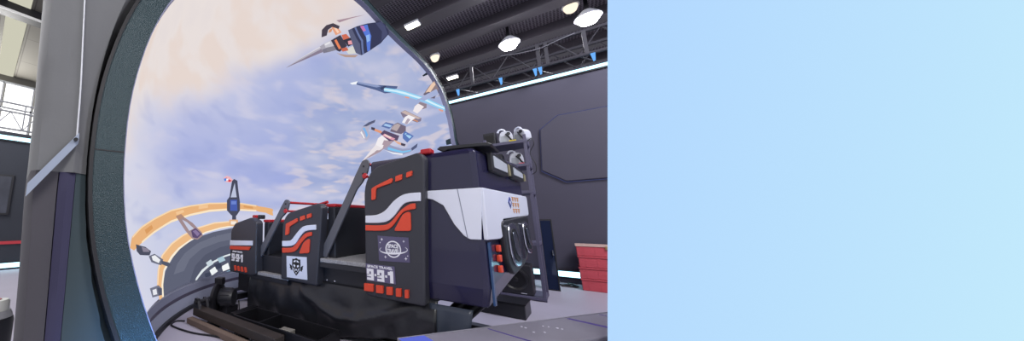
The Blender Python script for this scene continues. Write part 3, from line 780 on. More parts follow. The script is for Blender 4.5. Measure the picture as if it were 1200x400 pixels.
for sgn in (-1, 1):
    flat(bm, [(bx_+sgn*.010, bz_+.012), (bx_+sgn*.034, bz_+.022), (bx_+sgn*.036, bz_+.004), (bx_+sgn*.014, bz_-.006)], y2)
    flat(bm, [(bx_+sgn*.006, bz_+.062), (bx_+sgn*.026, bz_+.056), (bx_+sgn*.038, bz_+.04), (bx_+sgn*.008, bz_+.044)], y2)
    flat(bm, [(bx_+sgn*.030, bz_-.012), (bx_+sgn*.040, bz_-.012), (bx_+sgn*.022, bz_-.046), (bx_+sgn*.016, bz_-.042)], y2)
flat(bm, [(bx_-.010, bz_-.020), (bx_+.010, bz_-.020), (bx_+.008, bz_-.034), (bx_-.008, bz_-.034)], y2)
flat(bm, [(bx_-.008, bz_-.05), (bx_+.008, bz_-.05), (bx_, bz_-.066)], y2)
obj('badge_detail', bm, M_ink, ps)
# graphics of the rearmost panel
obj('white_band', gfx(B(), [(-3.128,.742),(-2.69,.758),(-2.69,.705),(-3.128,.683)], .012), M_white, Re, bevel=.004)
obj('red_band', gfx(B(), [(-3.128,.676),(-2.72,.690),(-2.752,.650),(-3.128,.635)], .012), M_red, Re, bevel=.004)
bm = digits(B(), -3.09, .548, .085, .058, YP+.001, .006)
merge(bm, text_bm('SPACE TRAVEL', .026, XZ(-2.98,.615,YP-.001), .0015, .0008, .20))
obj('lettering', bm, M_ink, Re)
for k in range(4):
    x = -3.03+k*.066
    obj('red_block', gfx(B(), [(x,.455),(x+.034,.459),(x+.052,.405),(x+.018,.400)], .012), M_red, Re, bevel=.003)

# seat rows: backrest walls with red caps, inner side walls
for x, zt in ((-1.69,1.12),(-2.62,.97)):
    o = obj('backrest', box(B(), x-.03, x+.06, 2.25, 3.17, .46, zt), M_black, car, bevel=.015)
    obj('red_cap', box(B(), x-.035, x+.065, 2.245, 3.175, zt-.005, zt+.025), M_redrail, o, bevel=.006)
for x0, x1, z in ((-1.60,-1.28,.80),(-2.50,-2.24,.60),(-1.24,-.80,.8)):
    pass
for x in (-1.24, -2.19):
    zt = 1.35 if x > -2 else 1.0
    obj('bulkhead', box(B(), x-.02, x+.03, 2.235, 3.17, .46, zt), M_dark, car)
# red rails behind the panel tops
for pts in ([(-1.16,2.27,1.435),(-.77,2.27,1.512)], [(-2.14,2.27,1.08),(-1.73,2.27,1.165)]):
    obj('red_rail', tube(B(), pts, .014, 10), M_redrail, car, smooth=True)
obj('red_cap_block', box(B(), -.79,-.71, 2.20, 2.28, 1.485, 1.525), M_redrail, car, bevel=.01)
for x in (-2.86, -2.76):
    obj('red_cap_block', box(B(), x, x+.055, 2.24, 2.32, 1.00, 1.05), M_redrail if x < -2.8 else M_black, car, bevel=.01)
# lap bars
def lap_bar(p0, p1, y, tipw=.05):
    t_ = Vector(p1)-Vector(p0); L_ = t_.length; u = t_.normalized(); w = Vector((-u.y, u.x))
    def q(a, b): v = Vector(p0)+u*a+w*b; return (v.x, v.y)
    pts = [q(0,-.040), q(L_*.72,-.034), q(L_*.80,-.056), q(L_*.90,-.060), q(L_*.99,-.034), q(L_,0), q(L_*.97,.034), q(L_*.84,.038), q(L_*.70,.036), q(0,.042)]
    o = obj('lap_bar', side(B(), rounded(pts, .02), y, y+.025), mat('bar_grey', '#5a5b62', .45), car, bevel=.005)
    for a, b in ((.93,-.005),(.87,-.03)): 
        c = q(L_*a, b); obj('bar_bolt', lathe(B(), [(.0,0),(.009,0),(.009,.003),(0,.003)], (c[0], y, c[1]), (0,-1,0), 10), M_dark, o)
    c = q(L_*.86, -.062)
    obj('knob', lathe(B(), [(0,0),(.02,.002),(.026,.014),(.02,.026),(0,.028)], (c[0]+.005, y-.004, c[1]), (0,-1,0), 14), M_redrail, o, smooth=True, label='red knob')
    c2 = q(L_*.96, -.01)
    obj('cross_tube', tube(B(), [(c2[0], y+.025, c2[1]), (c2[0]+.02, y+.95, c2[1])], .014, 10), M_redrail, o, smooth=True, label='red cross tube')
    obj('cross_tube', tube(B(), [(c[0], y+.025, c[1]), (c[0]+.02, y+.95, c[1])], .012, 10), M_redrail, o, smooth=True, label='red cross tube')
lap_bar((-1.745,.66), (-1.25,1.515), 2.20)
lap_bar((-2.66,.60), (-2.215,1.205), 2.20)

# cab at the tail end: glossy navy box with white wrap band
def nose(y, side_='end'): return -.42+(y-2.2)*(.20/1.4)
def cab_prism(bm, prof, y0, y1): return prism(bm, [(x, y, z) for x, y, z in prof], (0,0,0))
def endface(y, z, d=0): return Vector((nose(y)+d*.99, y-d*.14, z))
bm = B()
YF = 3.20                                   # far side of the cab
foot = [(-1.22,2.205),(-.455,2.205),(-.42,2.225),(nose(2.9),2.90),(nose(YF-.03),YF-.03),(nose(YF)-.04,YF),(-1.22,YF)]
ring_z = [(0,-.02),(.12,.0),(1.20,.0),(1.46,-.005),(1.49,-.03)]
low = [.44,.44,.44,.60,.66,.66,.44]
R = []
for z, ins in ring_z:
    R.append([bm.verts.new((x + (ins if x > -1 else 0), y + (-ins if y < 2.9 else ins), z if z > 1 else l_+z)) for (x, y), l_ in zip(foot, low)])
for a, b in zip(R, R[1:]):
    for j in range(7): bm.faces.new((a[j], a[(j+1) % 7], b[(j+1) % 7], b[j]))
bmesh.ops.triangulate(bm, faces=[bm.faces.new(R[0][::-1]), bm.faces.new(R[-1])])
obj('cab', bm, M_navy, car, bevel=.012)
bm = B()
for z0, z1, g in ((.585,.60,.004),):
    pass
# white wrap: side piece, corner, end-face band
ys = 2.2
sideW = [(-.765,1.205),(-.765,1.155),(-.72,1.14),(-.65,1.095),(-.595,.975),(-.53,.885),(-.49,.868),(-.445,.868),(-.415,.895),(-.405,1.205)]
wr = obj('white_wrap', side(B(), sm2(sideW[:3])+[(-.65,1.095),(-.59,.965),(-.535,.89),(-.50,.868),(-.436,.868),(-.405,1.205)], 2.204, 2.192), M_white, car, bevel=.004, label='glossy white wrap band')
endW = [(2.20,1.205),(3.195,1.195),(3.195,1.03),(2.52,1.0),(2.50,.885),(2.44,.865),(2.20,.868)]
def on_end(bm, yz, d0, d1):
    return prism(bm, [endface(y, z, d0) for y, z in yz], Vector((.99,-.14,0))*(d1-d0))
obj('white_end_band', on_end(B(), rounded(endW, [.0,.03,.03,.03,.05,.04,0]), -.004, .022), M_white, wr, bevel=.006)
obj('seam', side(B(), [(-.553,1.205),(-.549,1.205),(-.512,.875),(-.516,.875)], 2.192, 2.1905), mat('seam_grey', '#6f7488', .5), wr)
# blue and orange emblem on the white end band
bm = B(); cy, cz_ = 2.76, 1.125
on_end(bm, [(cy-.085,cz_),(cy-.045,cz_+.045),(cy-.005,cz_),(cy-.045,cz_-.045)], .022, .025)
em = obj('emblem', bm, mat('emblem_blue', '#2a3f8f', .4), wr, label='blue diamond emblem')
bm = B(); on_end(bm, [(cy-.062,cz_),(cy-.045,cz_+.018),(cy-.028,cz_),(cy-.045,cz_-.018)], .025, .0262); obj('emblem_core', bm, M_white, em)
bm = B()
for r in range(3):
    for c_ in range(3):
        y0 = cy+.01+c_*.062; z0 = cz_+.045-r*.045
        on_end(bm, [(y0,z0),(y0+.045,z0),(y0+.045,z0-.008),(y0,z0-.008)], .022, .024)
        on_end(bm, [(y0+.018,z0),(y0+.026,z0),(y0+.026,z0-.034),(y0+.018,z0-.034)], .022, .024)
        on_end(bm, [(y0+.002,z0-.016),(y0+.043,z0-.016),(y0+.043,z0-.022),(y0+.002,z0-.022)], .022, .024)
obj('emblem_strokes', bm, mat('emblem_orange', '#c98a3c', .4), em, label='orange lettering strokes')
# framed windows at the top of the end face
for y0, y1, z0, z1, tl in ((2.40,2.74,1.335,1.475,.0),(2.84,3.14,1.325,1.44,.0)):
    w_ = obj('end_window', on_end(B(), rounded([(y0,z0),(y1,z0-.01),(y1,z1-.03),(y0,z1)], .015), -.002, .03), M_black, car, bevel=.006)
    obj('pane', on_end(B(), rounded([(y0+.03,z0+.028),(y1-.03,z0+.018),(y1-.03,z1-.055),(y0+.03,z1-.025)], .01), .03, .034), mat('pane_grey', '#b9bfc8', .2), w_)
    obj('hinge', on_end(B(), [(y1,z0-.0),(y1+.045,z0),(y1+.045,z1-.06),(y1,z1-.05)], -.002, .034), mat('hinge_tan', '#8a8468', .5), w_)
# tail lamp pod
pod = obj('lamp_pod', on_end(B(), rounded([(2.46,.985),(3.10,1.03),(3.12,.80),(2.90,.665),(2.60,.60),(2.50,.70)], [.05,.05,.05,.06,.06,.05]), -.004, .034), M_black, car, bevel=.012, segs=3, label='black twin lamp pod')
def oval(y, z, ry, rz, n=28, lean=.0): 
    return [(y+ry*math.copysign(abs(math.cos(2*PI*k/n))**.75, math.cos(2*PI*k/n)) + lean*math.sin(2*PI*k/n), z+rz*math.copysign(abs(math.sin(2*PI*k/n))**.75, math.sin(2*PI*k/n))) for k in range(n)]
for y, z, ry, rz in ((2.66,.815,.115,.155),(2.99,.855,.085,.125)):
    o1 = obj('lamp_bezel', on_end(B(), oval(y, z, ry, rz, lean=-.03), .032, .046), M_chrome, pod, bevel=.006)
    on = obj('lamp_bowl', on_end(B(), oval(y, z, ry*.72, rz*.76, lean=-.03), .044, .0495), M_dark, o1, bevel=.004)
    obj('lamp_louvre', on_end(on_end(B(), oval(y-.01, z+.01, ry*.38, rz*.55, lean=-.03), .048, .056), oval(y+.05, z-.06, ry*.2, rz*.25), .048, .055), mat('louvre_grey', '#5d6270', .25, .7), o1, bevel=.006)
bm = B()
for k in range(5):
    y = 2.80+k*.018; on_end(bm, [(y,.96),(y+.008,.962),(y+.02,.70),(y+.012,.698)], .032, .039)
obj('grille', bm, M_chrome, pod)
for z in (.80,.735,.665):
    obj('marker_lamp', on_end(B(), rounded([(2.385,z-.018),(2.43,z-.022),(2.43,z+.026),(2.385,z+.024)], .008), -.002, .02), M_red, car, bevel=.005)
obj('trim_strip', on_end(B(), [(2.24,.46),(2.272,.46),(2.272,.85),(2.24,.85)], -.002, .012), mat('blue_trim', '#27456e', .2, coat=.5), car, bevel=.004)
# roof wing
bm = prism(B(), [(-.70,2.30,1.530),(-.675,2.30,1.548),(-.36,2.30,1.526),(-.335,2.30,1.508),(-.345,2.30,1.495),(-.40,2.30,1.504),(-.62,2.30,1.514),(-.65,2.30,1.50)], (0,.30,0))
obj('roof_wing', bm, M_black, car, bevel=.006)
for y in (2.34, 2.52): obj('wing_foot', box(B(), -.56, -.46, y, y+.04, 1.48, 1.515), M_black, car)
# vinyl skirt
bm = B(); G_ = []
NX, NZ = 90, 24
for i in range(NX+1):
    s = i/NX; x = -2.80+s*(2.80-.74)
    zt = .42+.02*s; zb = .015+.02*max(0,(s-.3))+ (.16*max(0,(s-.62))/.38)
    col = []
    for j in range(NZ+1):
        t_ = j/NZ
        swag = math.exp(-((t_-.22-.42*math.sin(PI*min(1,max(0,(s-.38)/.55))))/.11)**2)*(1 if .38 < s < .93 else 0)*math.sin(PI*min(1,max(0,(s-.38)/.55)))**.5
        fold = .012*math.sin(19*s+3*t_)+.010*math.sin(41*s-5*t_+1)+.006*math.sin(73*s+2)
        y = 2.222-.042*t_**.5-.035*math.sin(PI*t_)*(.6+.4*math.sin(7*s))-fold*t_-.045*swag
        col.append(bm.verts.new((x, y, zt+(zb-zt)*t_)))
    G_.append(col)
for a, b in zip(G_, G_[1:]):
    for j in range(NZ): bm.faces.new((a[j], b[j], b[j+1], a[j+1]))
o = obj('skirt', bm, M_vinyl, car, smooth=True, label='black vinyl skirt hanging below the car')
s_ = o.modifiers.new('thickness', 'SOLIDIFY'); s_.thickness = .004
bm = B(); G_ = []
for i in range(13):
    s = i/12; col = []
    for j in range(9):
        t_ = j/8
        x = -.79+.27*s*(1-.55*t_)+.10*t_*s; y = 2.19-.03*t_-.02*math.sin(9*s)*t_
        col.append(bm.verts.new((x, y, .425-.30*t_)))
    G_.append(col)
for a, b in zip(G_, G_[1:]):
    for j in range(8): bm.faces.new((a[j], b[j], b[j+1], a[j+1]))
o = obj('corner_drape', bm, mat('grey_vinyl', '#353c4a', .35, noise=.1, nscale=5), car, smooth=True, label='blue-grey vinyl corner drape')
s_ = o.modifiers.new('thickness', 'SOLIDIFY'); s_.thickness = .004
# motion base below
bm = box(B(), -2.5, -.75, 2.4, 3.1, .0, .10); box(bm, -2.2, -1.0, 2.6, 3.0, .10, .16)
obj('motion_base', bm, M_dark, car, bevel=.01)
for x in (-.62, -.52):
    tube_bm = tube(B(), [(x-.35, 2.55, .06), (x, 2.75, .43)], .045, 14)
    obj('actuator', tube_bm, M_steel, car, smooth=True)
obj('base_rail', box(B(), -.80, -.40, 3.0, 3.10, .0, .09), M_steel, car, bevel=.006)

# ------------------------------------------------------------------ floor machinery in front of the car
t = empty('steel_floor_beam', (-2.5,1.66,0), 'worn steel beam lying on the floor in front of the ride car', 'beam')
rz = Matrix.Rotation(math.radians(1), 3, 'Z')
bm = box(B(), -2.90, -1.72, 1.57, 1.68, .055, .125, rz, (-2.4,1.66,0)); obj('beam', bm, M_rust, t, bevel=.006)
bm = box(B(), -2.88, -1.72, 1.50, 1.56, .0, .05, rz, (-2.4,1.66,0)); obj('timber', bm, mat('brown_timber', '#6a5a50', .8, noise=.3, nscale=6), t, bevel=.004)
bm = B()
for x in (-2.62,-2.2): box(bm, x, x+.07, 1.562, 1.70, 0.0, .055, rz, (-2.4,1.66,0))
obj('foot', bm, M_steel, t)
bm = prism(B(), [(-2.92,1.57,.12),(-2.80,1.57,.12),(-2.83,1.57,.19),(-2.835,1.57,.215),(-2.89,1.57,.215),(-2.90,1.57,.19)], (0,.03,0)); prism(bm, [(-2.92,1.66,.12),(-2.80,1.66,.12),(-2.83,1.66,.19),(-2.89,1.66,.21)], (0,.03,0))
tube(bm, [(-2.86,1.555,.18),(-2.86,1.705,.18)], .02, 12)
obj('end_bracket', bm, M_steel, t, bevel=.003)
t = motor = empty('drive_motor', (-2.95,2.08,0), 'black motor with a round flywheel on the rail behind the beam', 'motor')
obj('rail', box(B(), -3.17,-3.10, 1.80,2.7, .03,.10), M_steel, t, bevel=.005)
obj('rail_foot', box(B(), -3.20,-3.07, 1.86,1.98, 0,.03), M_steel, t)
ax = Vector((.86,.51,0)).normalized(); MC = Vector((-2.96,1.86,.165))
obj('flywheel', lathe(B(), [(0,0),(.145,0),(.155,.008),(.155,.03),(.145,.038),(.05,.04),(.05,.05),(0,.05)], MC, ax, 32), M_steel, t, smooth=True)
obj('motor_body', lathe(B(), [(0,.05),(.085,.05),(.092,.065),(.092,.19),(.082,.21),(.06,.215),(0,.22)], MC, ax, 28), M_black, t, smooth=True)
for k in range(14):
    a = 2*PI*k/14; u = Vector((-ax.y, ax.x, 0)); w = Vector((0,0,1))
    p = MC+(u*math.cos(a)+w*math.sin(a))*.093
    obj('cooling_fin', tube(B(), [p+ax*.07, p+ax*.185], .005, 5), M_black, t)
obj('terminal_box', box(B(), -2.98,-2.89, 1.84,1.92, .29,.365, Matrix.Rotation(.5,3,'Z')), M_steel, t, bevel=.008)
obj('motor_cradle', box(B(), -2.93,-2.78, 1.88,2.02, .0,.085), M_steel, t)
t = empty('crossing_rail', (-2.58,1.97,0), 'black steel rail on the floor leading behind the car skirt', 'rail')
obj('rail', box(B(), -2.62,-2.54, 1.80,2.12, .02,.09, Matrix.Rotation(math.radians(9),3,'Z')), M_steel, t, bevel=.005)
obj('foot', box(B(), -2.64,-2.52, 1.92,2.02, 0,.02, Matrix.Rotation(math.radians(9),3,'Z')), M_steel, t)
# open black tray with divider and connector
t = empty('open_cable_tray', (-1.95,1.95,0), 'open black metal tray with a divider below the car skirt', 'tray')
rt = Matrix.Rotation(math.radians(3), 3, 'Z'); cen = (-1.95,1.95,0)
obj('base', box(B(), -2.42,-1.45, 1.72,2.02, .0,.012, rt, cen), M_dark, t)
bm = box(B(), -2.42,-1.45, 1.72,1.735, .012,.13, rt, cen); box(bm, -2.42,-1.45, 2.005,2.02, .012,.13, rt, cen)
box(bm, -2.42,-2.405, 1.735,2.005, .012,.13, rt, cen); box(bm, -1.465,-1.45, 1.735,2.005, .012,.13, rt, cen)
obj('walls', bm, M_steel, t, bevel=.002)
obj('divider', box(B(), -2.09,-2.075, 1.735,2.005, .012,.13, rt, cen), M_steel, t)
bm = box(B(), 0,0.12,0,.07,0,.07)
bmesh.ops.transform(bm, verts=bm.verts[:], matrix=Matrix.Translation((-1.93,1.83,.013))@Matrix.Rotation(.15,4,'Z'))
t2 = empty('ribbed_connector', (-1.9,1.88,.013), 'small grey ribbed connector block lying in the black tray', 'connector')
obj('block', bm, mat('connector_grey', '#8f8c86', .5, noise=.1), t2, bevel=.005)
bm = B()
for k in range(6):
    x = -1.925+k*.019; box(bm, x, x+.009, 1.822+k*.003, 1.832+k*.003, .018, .088)
obj('ribs', bm, mat('rib_grey', '#b5b2aa', .5), t2)
cp = smoothline([(-2.93,1.5,.008),(-2.99,1.44,.008),(-2.9,1.36,.008),(-2.6,1.40,.008),(-2.35,1.50,.008),(-2.1,1.53,.008),(-1.9,1.55,.008)], 6)
o = obj('floor_cable', tube(B(), cp, .008, 8), M_dark, smooth=True); tag(o, 'thin black cable looping on the floor in front of the beam', 'cable')
cp = smoothline([(-2.80,2.04,.12),(-2.76,2.02,.03),(-2.75,1.96,.01),(-2.78,1.86,.01),(-2.72,1.80,.01),(-2.70,1.9,.01)], 6)
obj('power_cable', tube(B(), cp, .007, 8), M_dark, motor, smooth=True)

# ------------------------------------------------------------------ rack and its load
rack = empty('steel_rack', (-.55,4.98,0), 'tall black steel shelving rack behind the ride car', 'shelving rack')
for x in (-.80,-.345):
    for y in (4.75,5.16): obj('upright', box(B(), x, x+.035, y, y+.035, 0, 2.12), mat('rack_grey', '#56546a', .5), rack, bevel=.003)
for z in (.06,.72,1.38,1.74,2.06):
    bm = box(B(), -.80,-.31, 4.745,5.2, z-.05,z-.012)
    obj('shelf', bm, mat('rack_grey', '#56546a', .5), rack, bevel=.003)
def headset(loc, label, rotz=0):
    l = Vector(loc)
    def P(x, y, z): return l+Vector((x, y, z))
    t = empty('vr_headset', loc, label, 'headset', 'headsets on the steel rack')
    body = [(-.075,.0),(.06,.0),(.085,.03),(.08,.12),(.05,.165),(-.02,.175),(-.065,.15),(-.085,.06)]
    obj('shell', prism(B(), [P(x,-.05,z) for x, z in rounded(body, .025)], (0,.13,0)), M_grey, t, bevel=.014, segs=3)
    obj('face_plate', prism(B(), [P(x,-.055,z) for x, z in rounded([(-.06,.015),(.02,.015),(.03,.10),(-.055,.10)], .012)], (0,.006,0)), mat('plate_grey', '#8f949c', .4), t)
    obj('side_strap', tube(B(), smoothline([P(.0,-.062,.125), P(.03,-.07,.085), P(.05,-.066,.045), P(.075,-.058,.02)], 4), [.010]*13, 8), M_dark, t, smooth=True)
    obj('top_handle', tube(B(), [P(-.05+.045*math.cos(a)+.01, .01, .165+.045*math.sin(a)) for a in [PI*k/10 for k in range(11)]], .012, 8), M_white, t, smooth=True)
    obj('lens', lathe(B(), [(.022,0),(.022,.008),(.016,.012),(0,.008)], P(.035,-.052,.13), (0,-1,0), 16), M_black, t, smooth=True)
    t.rotation_euler = (0,0,rotz)
    return t
h1 = headset((-.545,4.86,2.048), 'white headset in the middle of the rack top beside a black box', .2)
h2 = dup(h1, (-.365,4.86,2.048), 'white headset at the right end of the rack top', -.5)
h3 = dup(h1, (-.46,4.88,1.728), 'white headset on the second shelf of the rack', .25)
def port_box(x0, x1, y0, y1, z0, z1, label):
    t = empty('equipment_box', ((x0+x1)/2, (y0+y1)/2, z0), label, 'box', 'black equipment boxes on the rack')
    obj('case', box(B(), x0, x1, y0, y1, z0, z1), M_black, t, bevel=.008)
    cxm = (x0+x1)/2; czm = (z0+z1)/2
    obj('port', box(B(), cxm-.045, cxm+.045, y0-.004, y0+.002, czm-.04, czm+.04), mat('port_black', '#08080a', .4), t)
    obj('port_frame', annulus(B(), [(cxm-.055,czm-.05),(cxm+.055,czm-.05),(cxm+.055,czm+.05),(cxm-.055,czm+.05)], [(cxm-.045,czm-.04),(cxm+.045,czm-.04),(cxm+.045,czm+.04),(cxm-.045,czm+.04)], y0, .006), M_steel, t)
    return t
port_box(-.80,-.655, 4.78,5.0, 2.048,2.22, 'black box with a square port at the left of the rack top')
port_box(-.77,-.60, 4.80,5.0, 1.728,1.90, 'black box beside the headset on the second rack shelf')
o = obj('yellow_tag', box(B(), -.50,-.42, 4.755,4.785, 2.049,2.066), mat('yellow', '#d9c41f', .5), bevel=.004); tag(o, 'small yellow tag on the front edge of the rack top', 'tag')
o = obj('pink_tag', box(B(), -.42,-.36, 4.76,4.785, 1.729,1.742), mat('pink', '#c4616a', .5), bevel=.003); tag(o, 'small red tag on the edge of the second rack shelf', 'tag')
o = obj('hanging_cable', tube(B(), smoothline([(-.30,4.8,2.03),(-.255,4.8,2.06),(-.24,4.8,1.98),(-.29,4.8,1.86),(-.25,4.8,1.72),(-.25,4.8,1.62),(-.3,4.82,1.58)], 6), .005, 6), M_dark, smooth=True)
tag(o, 'thin dark cable hanging at the right side of the rack', 'cable')
sp = empty('loudspeaker', (-.60,4.83,.05), 'black loudspeaker on the bottom shelf of the rack', 'speaker')
obj('cabinet', box(B(), -.78,-.43, 4.76,5.05, .05,.42), mat('speaker_black', '#222229', .5, noise=.1), sp, bevel=.012)
obj('cone', lathe(B(), [(.145,0),(.145,.008),(.13,.012),(.118,.004),(.05,-.02),(.045,-.005),(.02,.004),(0,.006)], (-.605,4.758,.235), (0,-1,0), 32), mat('cone_black', '#17171b', .35), sp, smooth=True)
obj('badge', box(B(), -.56,-.50, 4.756,4.76, .065,.074), M_grey, sp)
sb = empty('low_black_box', (-.62,3.85,0), 'low flat black box on the floor in front of the rack', 'box')
obj('case', box(B(), -.84,-.42, 3.80,4.12, 0,.14, Matrix.Rotation(math.radians(-3),3,'Z')), M_black, sb, bevel=.01)
obj('lid', box(B(), -.85,-.41, 3.79,4.13, .14,.15, Matrix.Rotation(math.radians(-3),3,'Z')), M_steel, sb, bevel=.003)

# leaning glass sheet and red crates at the back wall
gl = empty('leaning_glass_sheet', (-.24,5.9,0), 'narrow dark glass sheet leaning beside the rack', 'glass sheet')
rl = Matrix.Rotation(math.radians(-5), 3, 'X')
obj('glass', box(B(), -.335,-.215, 5.60,5.615, .015,.98, rl, (-.25,5.6,0)), mat('dark_glass', '#27304a', .06, .3), gl)
bm = B()
for x in (-.345,-.215): box(bm, x, x+.014, 5.595,5.62, .0,1.0, rl, (-.25,5.6,0))
for z in (0.0,.986): box(bm, -.345,-.20, 5.595,5.62, z,z+.014, rl, (-.25,5.6,0))
obj('frame', bm, M_dark, gl)
obj('handle', box(B(), -.235,-.225, 5.575,5.597, .48,.56, rl, (-.25,5.6,0)), M_chrome, gl)
cr_m = mat('red_crate', '#c04a55', .55, noise=.12, nscale=10)
lids = ['topmost red crate of the stack, with a pale lid', 'second red crate from the top of the stack', 'third red crate from the top of the stack', 'bottom red crate of the stack standing on the floor']
for k in range(4):
    z1 = .63-k*.156; z0 = z1-.153
    if k == 3: z0 = 0
    t = empty('red_crate', (.36,6.05,z0), lids[k], 'crate', 'red crates stacked at the back wall')
    dx = (-.005,.004,-.002,.003)[k]
    obj('crate_body', box(B(), .03+dx,.70+dx, 5.90,6.28, z0,z1-.02), cr_m, t, bevel=.006)
    bm = box(B(), .022+dx,.708+dx, 5.892,6.288, z1-.02,z1)
    obj('crate_lid', bm, cr_m if k else mat('crate_lid_pale', '#c5a79c', .5), t, bevel=.004)
    obj('clasp', box(B(), .33+dx,.37+dx, 5.885,5.892, z1-.05,z1-.008), mat('clasp_tan', '#b0905c', .4, .4), t)
    for x in (.10,.22,.46,.58): obj('crate_rib', box(B(), x+dx, x+dx+.012, 5.897,5.90, z0+.01,z1-.03), cr_m, t)
o = obj('tangled_cable', tube(B(), smoothline([(-.30,6.2,.01),(-.2,6.1,.01),(-.1,6.2,.012),(-.12,6.28,.014),(-.02,6.15,.01),(-.05,6.05,.01),(-.2,6.0,.01)], 6), .012, 8), M_dark, smooth=True)
tag(o, 'tangled black cable on the floor beside the red crates', 'cable')

# ------------------------------------------------------------------ roof truss, lamps
t = empty('lighting_truss', (0,6.3,3.5), 'dark lattice truss running above the back wall light strip', 'truss')
M_tr = mat('truss_dark', '#2b2a33', .65)
for y, z in ((6.2,3.60),(6.2,4.0),(6.75,3.60),(6.75,4.0)): obj('chord', tube(B(), [(-4.5,y,z),(6.5,y,z)], .03, 8), M_tr, t, smooth=True)
bm = B()
for k in range(18):
    x = -4.4+k*.6
    tube(bm, [(x,6.2,3.6),(x+.3,6.2,4.0),(x+.6,6.2,3.6)], .014, 6)
    tube(bm, [(x,6.75,3.6),(x+.3,6.75,4.0),(x+.6,6.75,3.6)], .014, 6)
    tube(bm, [(x,6.2,3.6),(x+.3,6.75,3.6)], .012, 6)
for x in (-2.6,-1.12,-.09,.02,.50,1.6,2.6,4.2):
    obj('post', box(B(), x-.025,x+.025, 6.17,6.22, 3.6,4.0), M_tr, t)
obj('lattice', bm, M_tr, t)
for x in (-3.6,5.6): obj('hanger_post', box(B(), x-.04,x+.04, 6.72,6.78, 4.0,5.36), M_tr, t)
for x in (-1.38,-.66,-.16,-.09,.56):
    obj('clip_light', prism(B(), [(x-.028,6.17,3.57),(x+.028,6.17,3.57),(x+.018,6.17,3.45),(x-.006,6.17,3.44)], (0,-.03,0)), emit('blue_clip', '#6fb4ff', 1.0), t, label='small blue clip light')
obj('cable', tube(B(), smoothline([(-.62,6.17,4.0),(-.3,6.15,3.93),(-.05,6.15,3.91),(.15,6.15,3.95),(.4,6.17,4.0)], 6), .007, 6), mat('cable_grey', '#6f6f78', .6), t, smooth=True, label='pale drooping cable')
def lamp_box(x, y, label, w=.28, d=.16):
    t = empty('ceiling_lamp', (x, y, 5.30), label, 'ceiling light', 'ceiling lamps')
    obj('housing', box(B(), x-w/2-.02, x+w/2+.02, y-d/2-.02, y+d/2+.02, 5.31, 5.36), M_grey, t, bevel=.01)
    obj('diffuser', box(B(), x-w/2, x+w/2, y-d/2, y+d/2, 5.295, 5.31), emit('lamp_warm', '#fff7d8', 9), t)
    return t
def lamp_dome(x, y, z, r, label, strength=12, col='#fbf6ff'):
    t = empty('flood_lamp', (x, y, z), label, 'ceiling light', 'ceiling lamps')
    obj('housing', lathe(B(), [(r*.5,.16),(r*.7,.12),(r*1.15,.03),(r*1.2,.0),(r*1.05,.0)], (x,y,z), (0,0,1), 24), M_grey, t, smooth=True)
    obj('lens', lathe(B(), [(r*.98,-.002),(r*.93,-.05),(r*.7,-.11),(r*.35,-.14),(0,-.15)], (x,y,z), (0,0,1), 24), emit('lamp_%d' % strength, col, strength), t, smooth=True)
    obj('bracket', box(B(), x-.03,x+.03,y-.03,y+.03,z+.14,5.6), M_steel, t)
    return t
lamp_box(-2.15, 6.05, 'bright rectangular ceiling lamp nearest the screen rim')
lamp_box(-2.2, 9.3, 'small rectangular lamp at the far end of the ceiling above the truss')
lamp_dome(-2.2, 7.7, 5.3, .11, 'small round ceiling lamp between the two rectangular lamps', 1.2, '#fff0d8')
lamp_dome(.50, 7.7, 5.35, .12, 'round white ceiling lamp at the top edge beside the right floodlight', 1.2, '#fff0d8')
lamp_dome(-.60, 7.9, 5.08, .18, 'glaring white floodlight left of the pair above the truss', 40)
lamp_dome(.74, 7.9, 5.08, .18, 'glaring white floodlight right of the pair above the truss', 40)

# ------------------------------------------------------------------ foreground
t = empty('display_counter', (-.1,2.0,0), 'low glossy dark display counter with painted violet reflections in the foreground', 'counter')
e0 = Vector((-.80,1.69,0)); e1 = Vector((.22,3.31,0)); u = (e1-e0).normalized(); w = Vector((u.y,-u.x,0))
L_ = (e1-e0).length
def cq(a, b, z): v = e0+u*a+w*b; return (v.x, v.y, z)
def slab(bm, a0, a1, b0, b1, z0, z1): return prism(bm, [cq(a0,b0,z0), cq(a1,b0,z0), cq(a1,b1,z0), cq(a0,b1,z0)], (0,0,z1-z0))
obj('top', slab(B(), 0, L_, 0, .30, .27, .328), mat('counter_gloss', '#85828f', .30, noise=.06, nscale=8), t, bevel=.006)
obj('body', slab(B(), .04, L_-.04, .03, .27, 0, .27), M_black, t, bevel=.006)
obj('edge_trim', slab(B(), 0, L_, -.008, .0, .285, .330), mat('edge_grey', '#8d8b96', .4), t)
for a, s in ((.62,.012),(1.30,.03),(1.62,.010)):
    obj('reflection_streak', prism(B(), [cq(a,.02,.3285), cq(a+s,.02,.3285), cq(a+s+.08,.28,.3285), cq(a+.07,.28,.3285)], (0,0,.001)), emit('reflection_violet', '#7a6cba', .45), t)  # violet reflections in the gloss, painted as glowing strips
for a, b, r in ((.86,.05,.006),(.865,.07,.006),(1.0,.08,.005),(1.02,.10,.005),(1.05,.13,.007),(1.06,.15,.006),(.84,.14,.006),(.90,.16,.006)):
    obj('reflection_dot', lathe(B(), [(0,0),(r,0),(r,.0015),(0,.0015)], cq(a,b,.3285), (0,0,1), 8), emit('reflection_dot', '#cfcbe0', .8), t)  # white reflections in the gloss, painted as glowing dots
obj('blue_end', slab(B(), .0, .17, .005, .2, .3285, .3305), emit('blue_glow', '#6a78e8', .8), t, label='glowing blue end strip')
